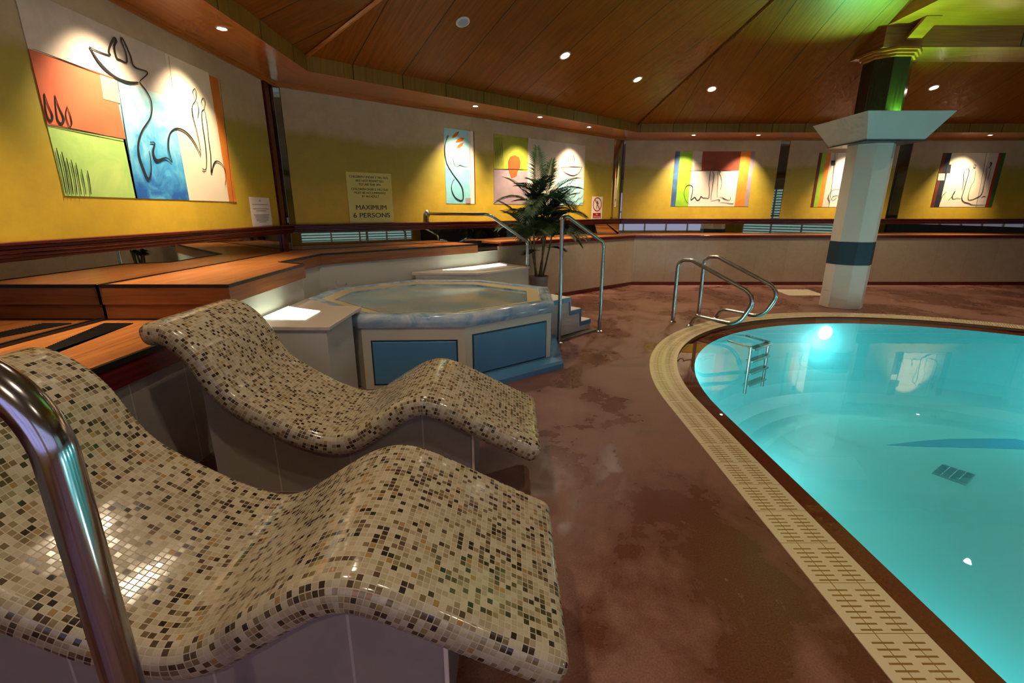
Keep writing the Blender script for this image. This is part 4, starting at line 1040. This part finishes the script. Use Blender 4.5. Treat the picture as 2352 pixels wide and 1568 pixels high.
downlight(sc_(2145, 201), -slopeC_n, 'glowing downlight in the slope right of the column top', SLP*1.4, sc_(2145, 201)-up, 130, .055)
WSH = 230
def wash(x, y, wn, label, power=WSH, dist=.34):
    p = Vector((x, y, ZS)); t = p - up*1.0 - Vector(wn)*dist; downlight(p, (0, 0, -1), label, power, t, 78, .035, size=.03, blend=1.)
wash(-2.31, 4.23, (1, 0, 0), 'small downlight in the left soffit over the large painting', 180)
def soff(x, y): return meas(x, y, (0, 0, ZS), (0, 0, 1))
for q, lb in (((1092, 243), 'small soffit downlight over the narrow aqua painting'), ((1240, 268), 'small soffit downlight over the palm'), ((1353, 291), 'small soffit downlight over the sailboat painting')):
    p = soff(*q); wash(p.x, p.y, Bn, lb)
for x, lb in ((3.48, 'small soffit downlight over the two-figure painting on the far wall'), (9.16, 'small soffit downlight at the far right over the three-figure painting')): wash(x, 9.62, (0, -1, 0), lb)
g = 'downlights hidden from view'
for x in (4.72, 6.85): wash(x, 9.62, (0, -1, 0), 'soffit downlight over the far wall paintings, ' + ('left' if x < 5 else 'behind the column capital')); 
for y in (3.42, 2.0): wash(-2.31, y, (1, 0, 0), 'soffit downlight along the left wall outside the frame' + (', nearer the painting' if y > 3 else ''), 180)
lit = [(-.9, 1.2), (1.2, .4), (-.8, 3.4), (.3, -1.6), (3, -1), (10.5, 6), (10.8, 2), (8, -1)]  # unseen fill lamps, added to brighten the hall evenly
for x, y in lit:
    # height of the sloping timber at this place
    ds = []
    for i in range(n_):
        j = (i+1) % n_; a = Vector(SO[i]); b = Vector(SO[j]); d_ = (b-a).normalized(); ds.append((Vector((x, y))-a).dot(Vector((d_.y, -d_.x))))
    z = min(ZF + .4*min(ds), ZT); 
    if x > 5.07 and 1 < y < 7.2: z = 3.91
    downlight((x, y, z-.004), (0, 0, -1), 'unseen round fill downlight added on the viewer side of the hall', SLP*.75, None, 140, .055, 'added fill downlights on the viewer side')
downlight((7.3, 6.2, 3.906), (0, 0, -1), 'downlight in the dropped ceiling over the pool beyond the top right', SLP, None, 130, .055)
for x, y in ((7.2, 3.2),): downlight((x, y, 3.906), (0, 0, -1), 'unseen fill downlight added in the dropped ceiling mid pool', SLP, None, 140, .055)  # extra lamp out of view, added as fill over the pool
# speaker
p = sb(1063, 50); spk = thing('ceiling_speaker', p, 'round white loudspeaker grille in the timber ceiling', 'speaker')
MB().lathe(p, [(.075, -.004), (.075, .006), (.058, .012), (.056, .004)], 32, -slopeB_n).build('bezel', M['speakring'], spk, smooth=True)
MB().lathe(p, [(.001, .008), (.054, .005), (.057, -.004)], 32, -slopeB_n).build('grille', M['speaker'], spk, smooth=True)
# green uplights in the capital
light('SPOT', 'green_beam', (cx-.42, cy-.36, 2.735), 170, (.20, 1, .34), .04, (cx-1.3, cy-1.5, 4.0), 110, .5, upl)
light('SPOT', 'green_beam', (cx+.08, cy-.335, 2.72), 150, (.18, 1, .10), .03, (cx+.3, cy-.9, 4.0), 150, .5, upl)

# ------------------------------------------------------------------ world, view
w = bpy.data.worlds.new('dim_surround'); bpy.context.scene.world = w; w.use_nodes = True
w.node_tree.nodes['Background'].inputs[0].default_value = (.05, .05, .06, 1)
sc = bpy.context.scene; vs_ = sc.view_settings; vs_.view_transform = 'Standard'; vs_.look = 'None'; vs_.gamma = 1; vs_.use_curve_mapping = False; vs_.exposure = .2
cy_ = sc.cycles; cy_.use_adaptive_sampling = True; cy_.adaptive_threshold = .09; cy_.adaptive_min_samples = 12; cy_.max_bounces = 6; cy_.diffuse_bounces = 3; cy_.glossy_bounces = 4; cy_.transparent_max_bounces = 8; cy_.sample_clamp_indirect = 6; cy_.use_denoising = True; cy_.caustics_reflective = False; cy_.caustics_refractive = False
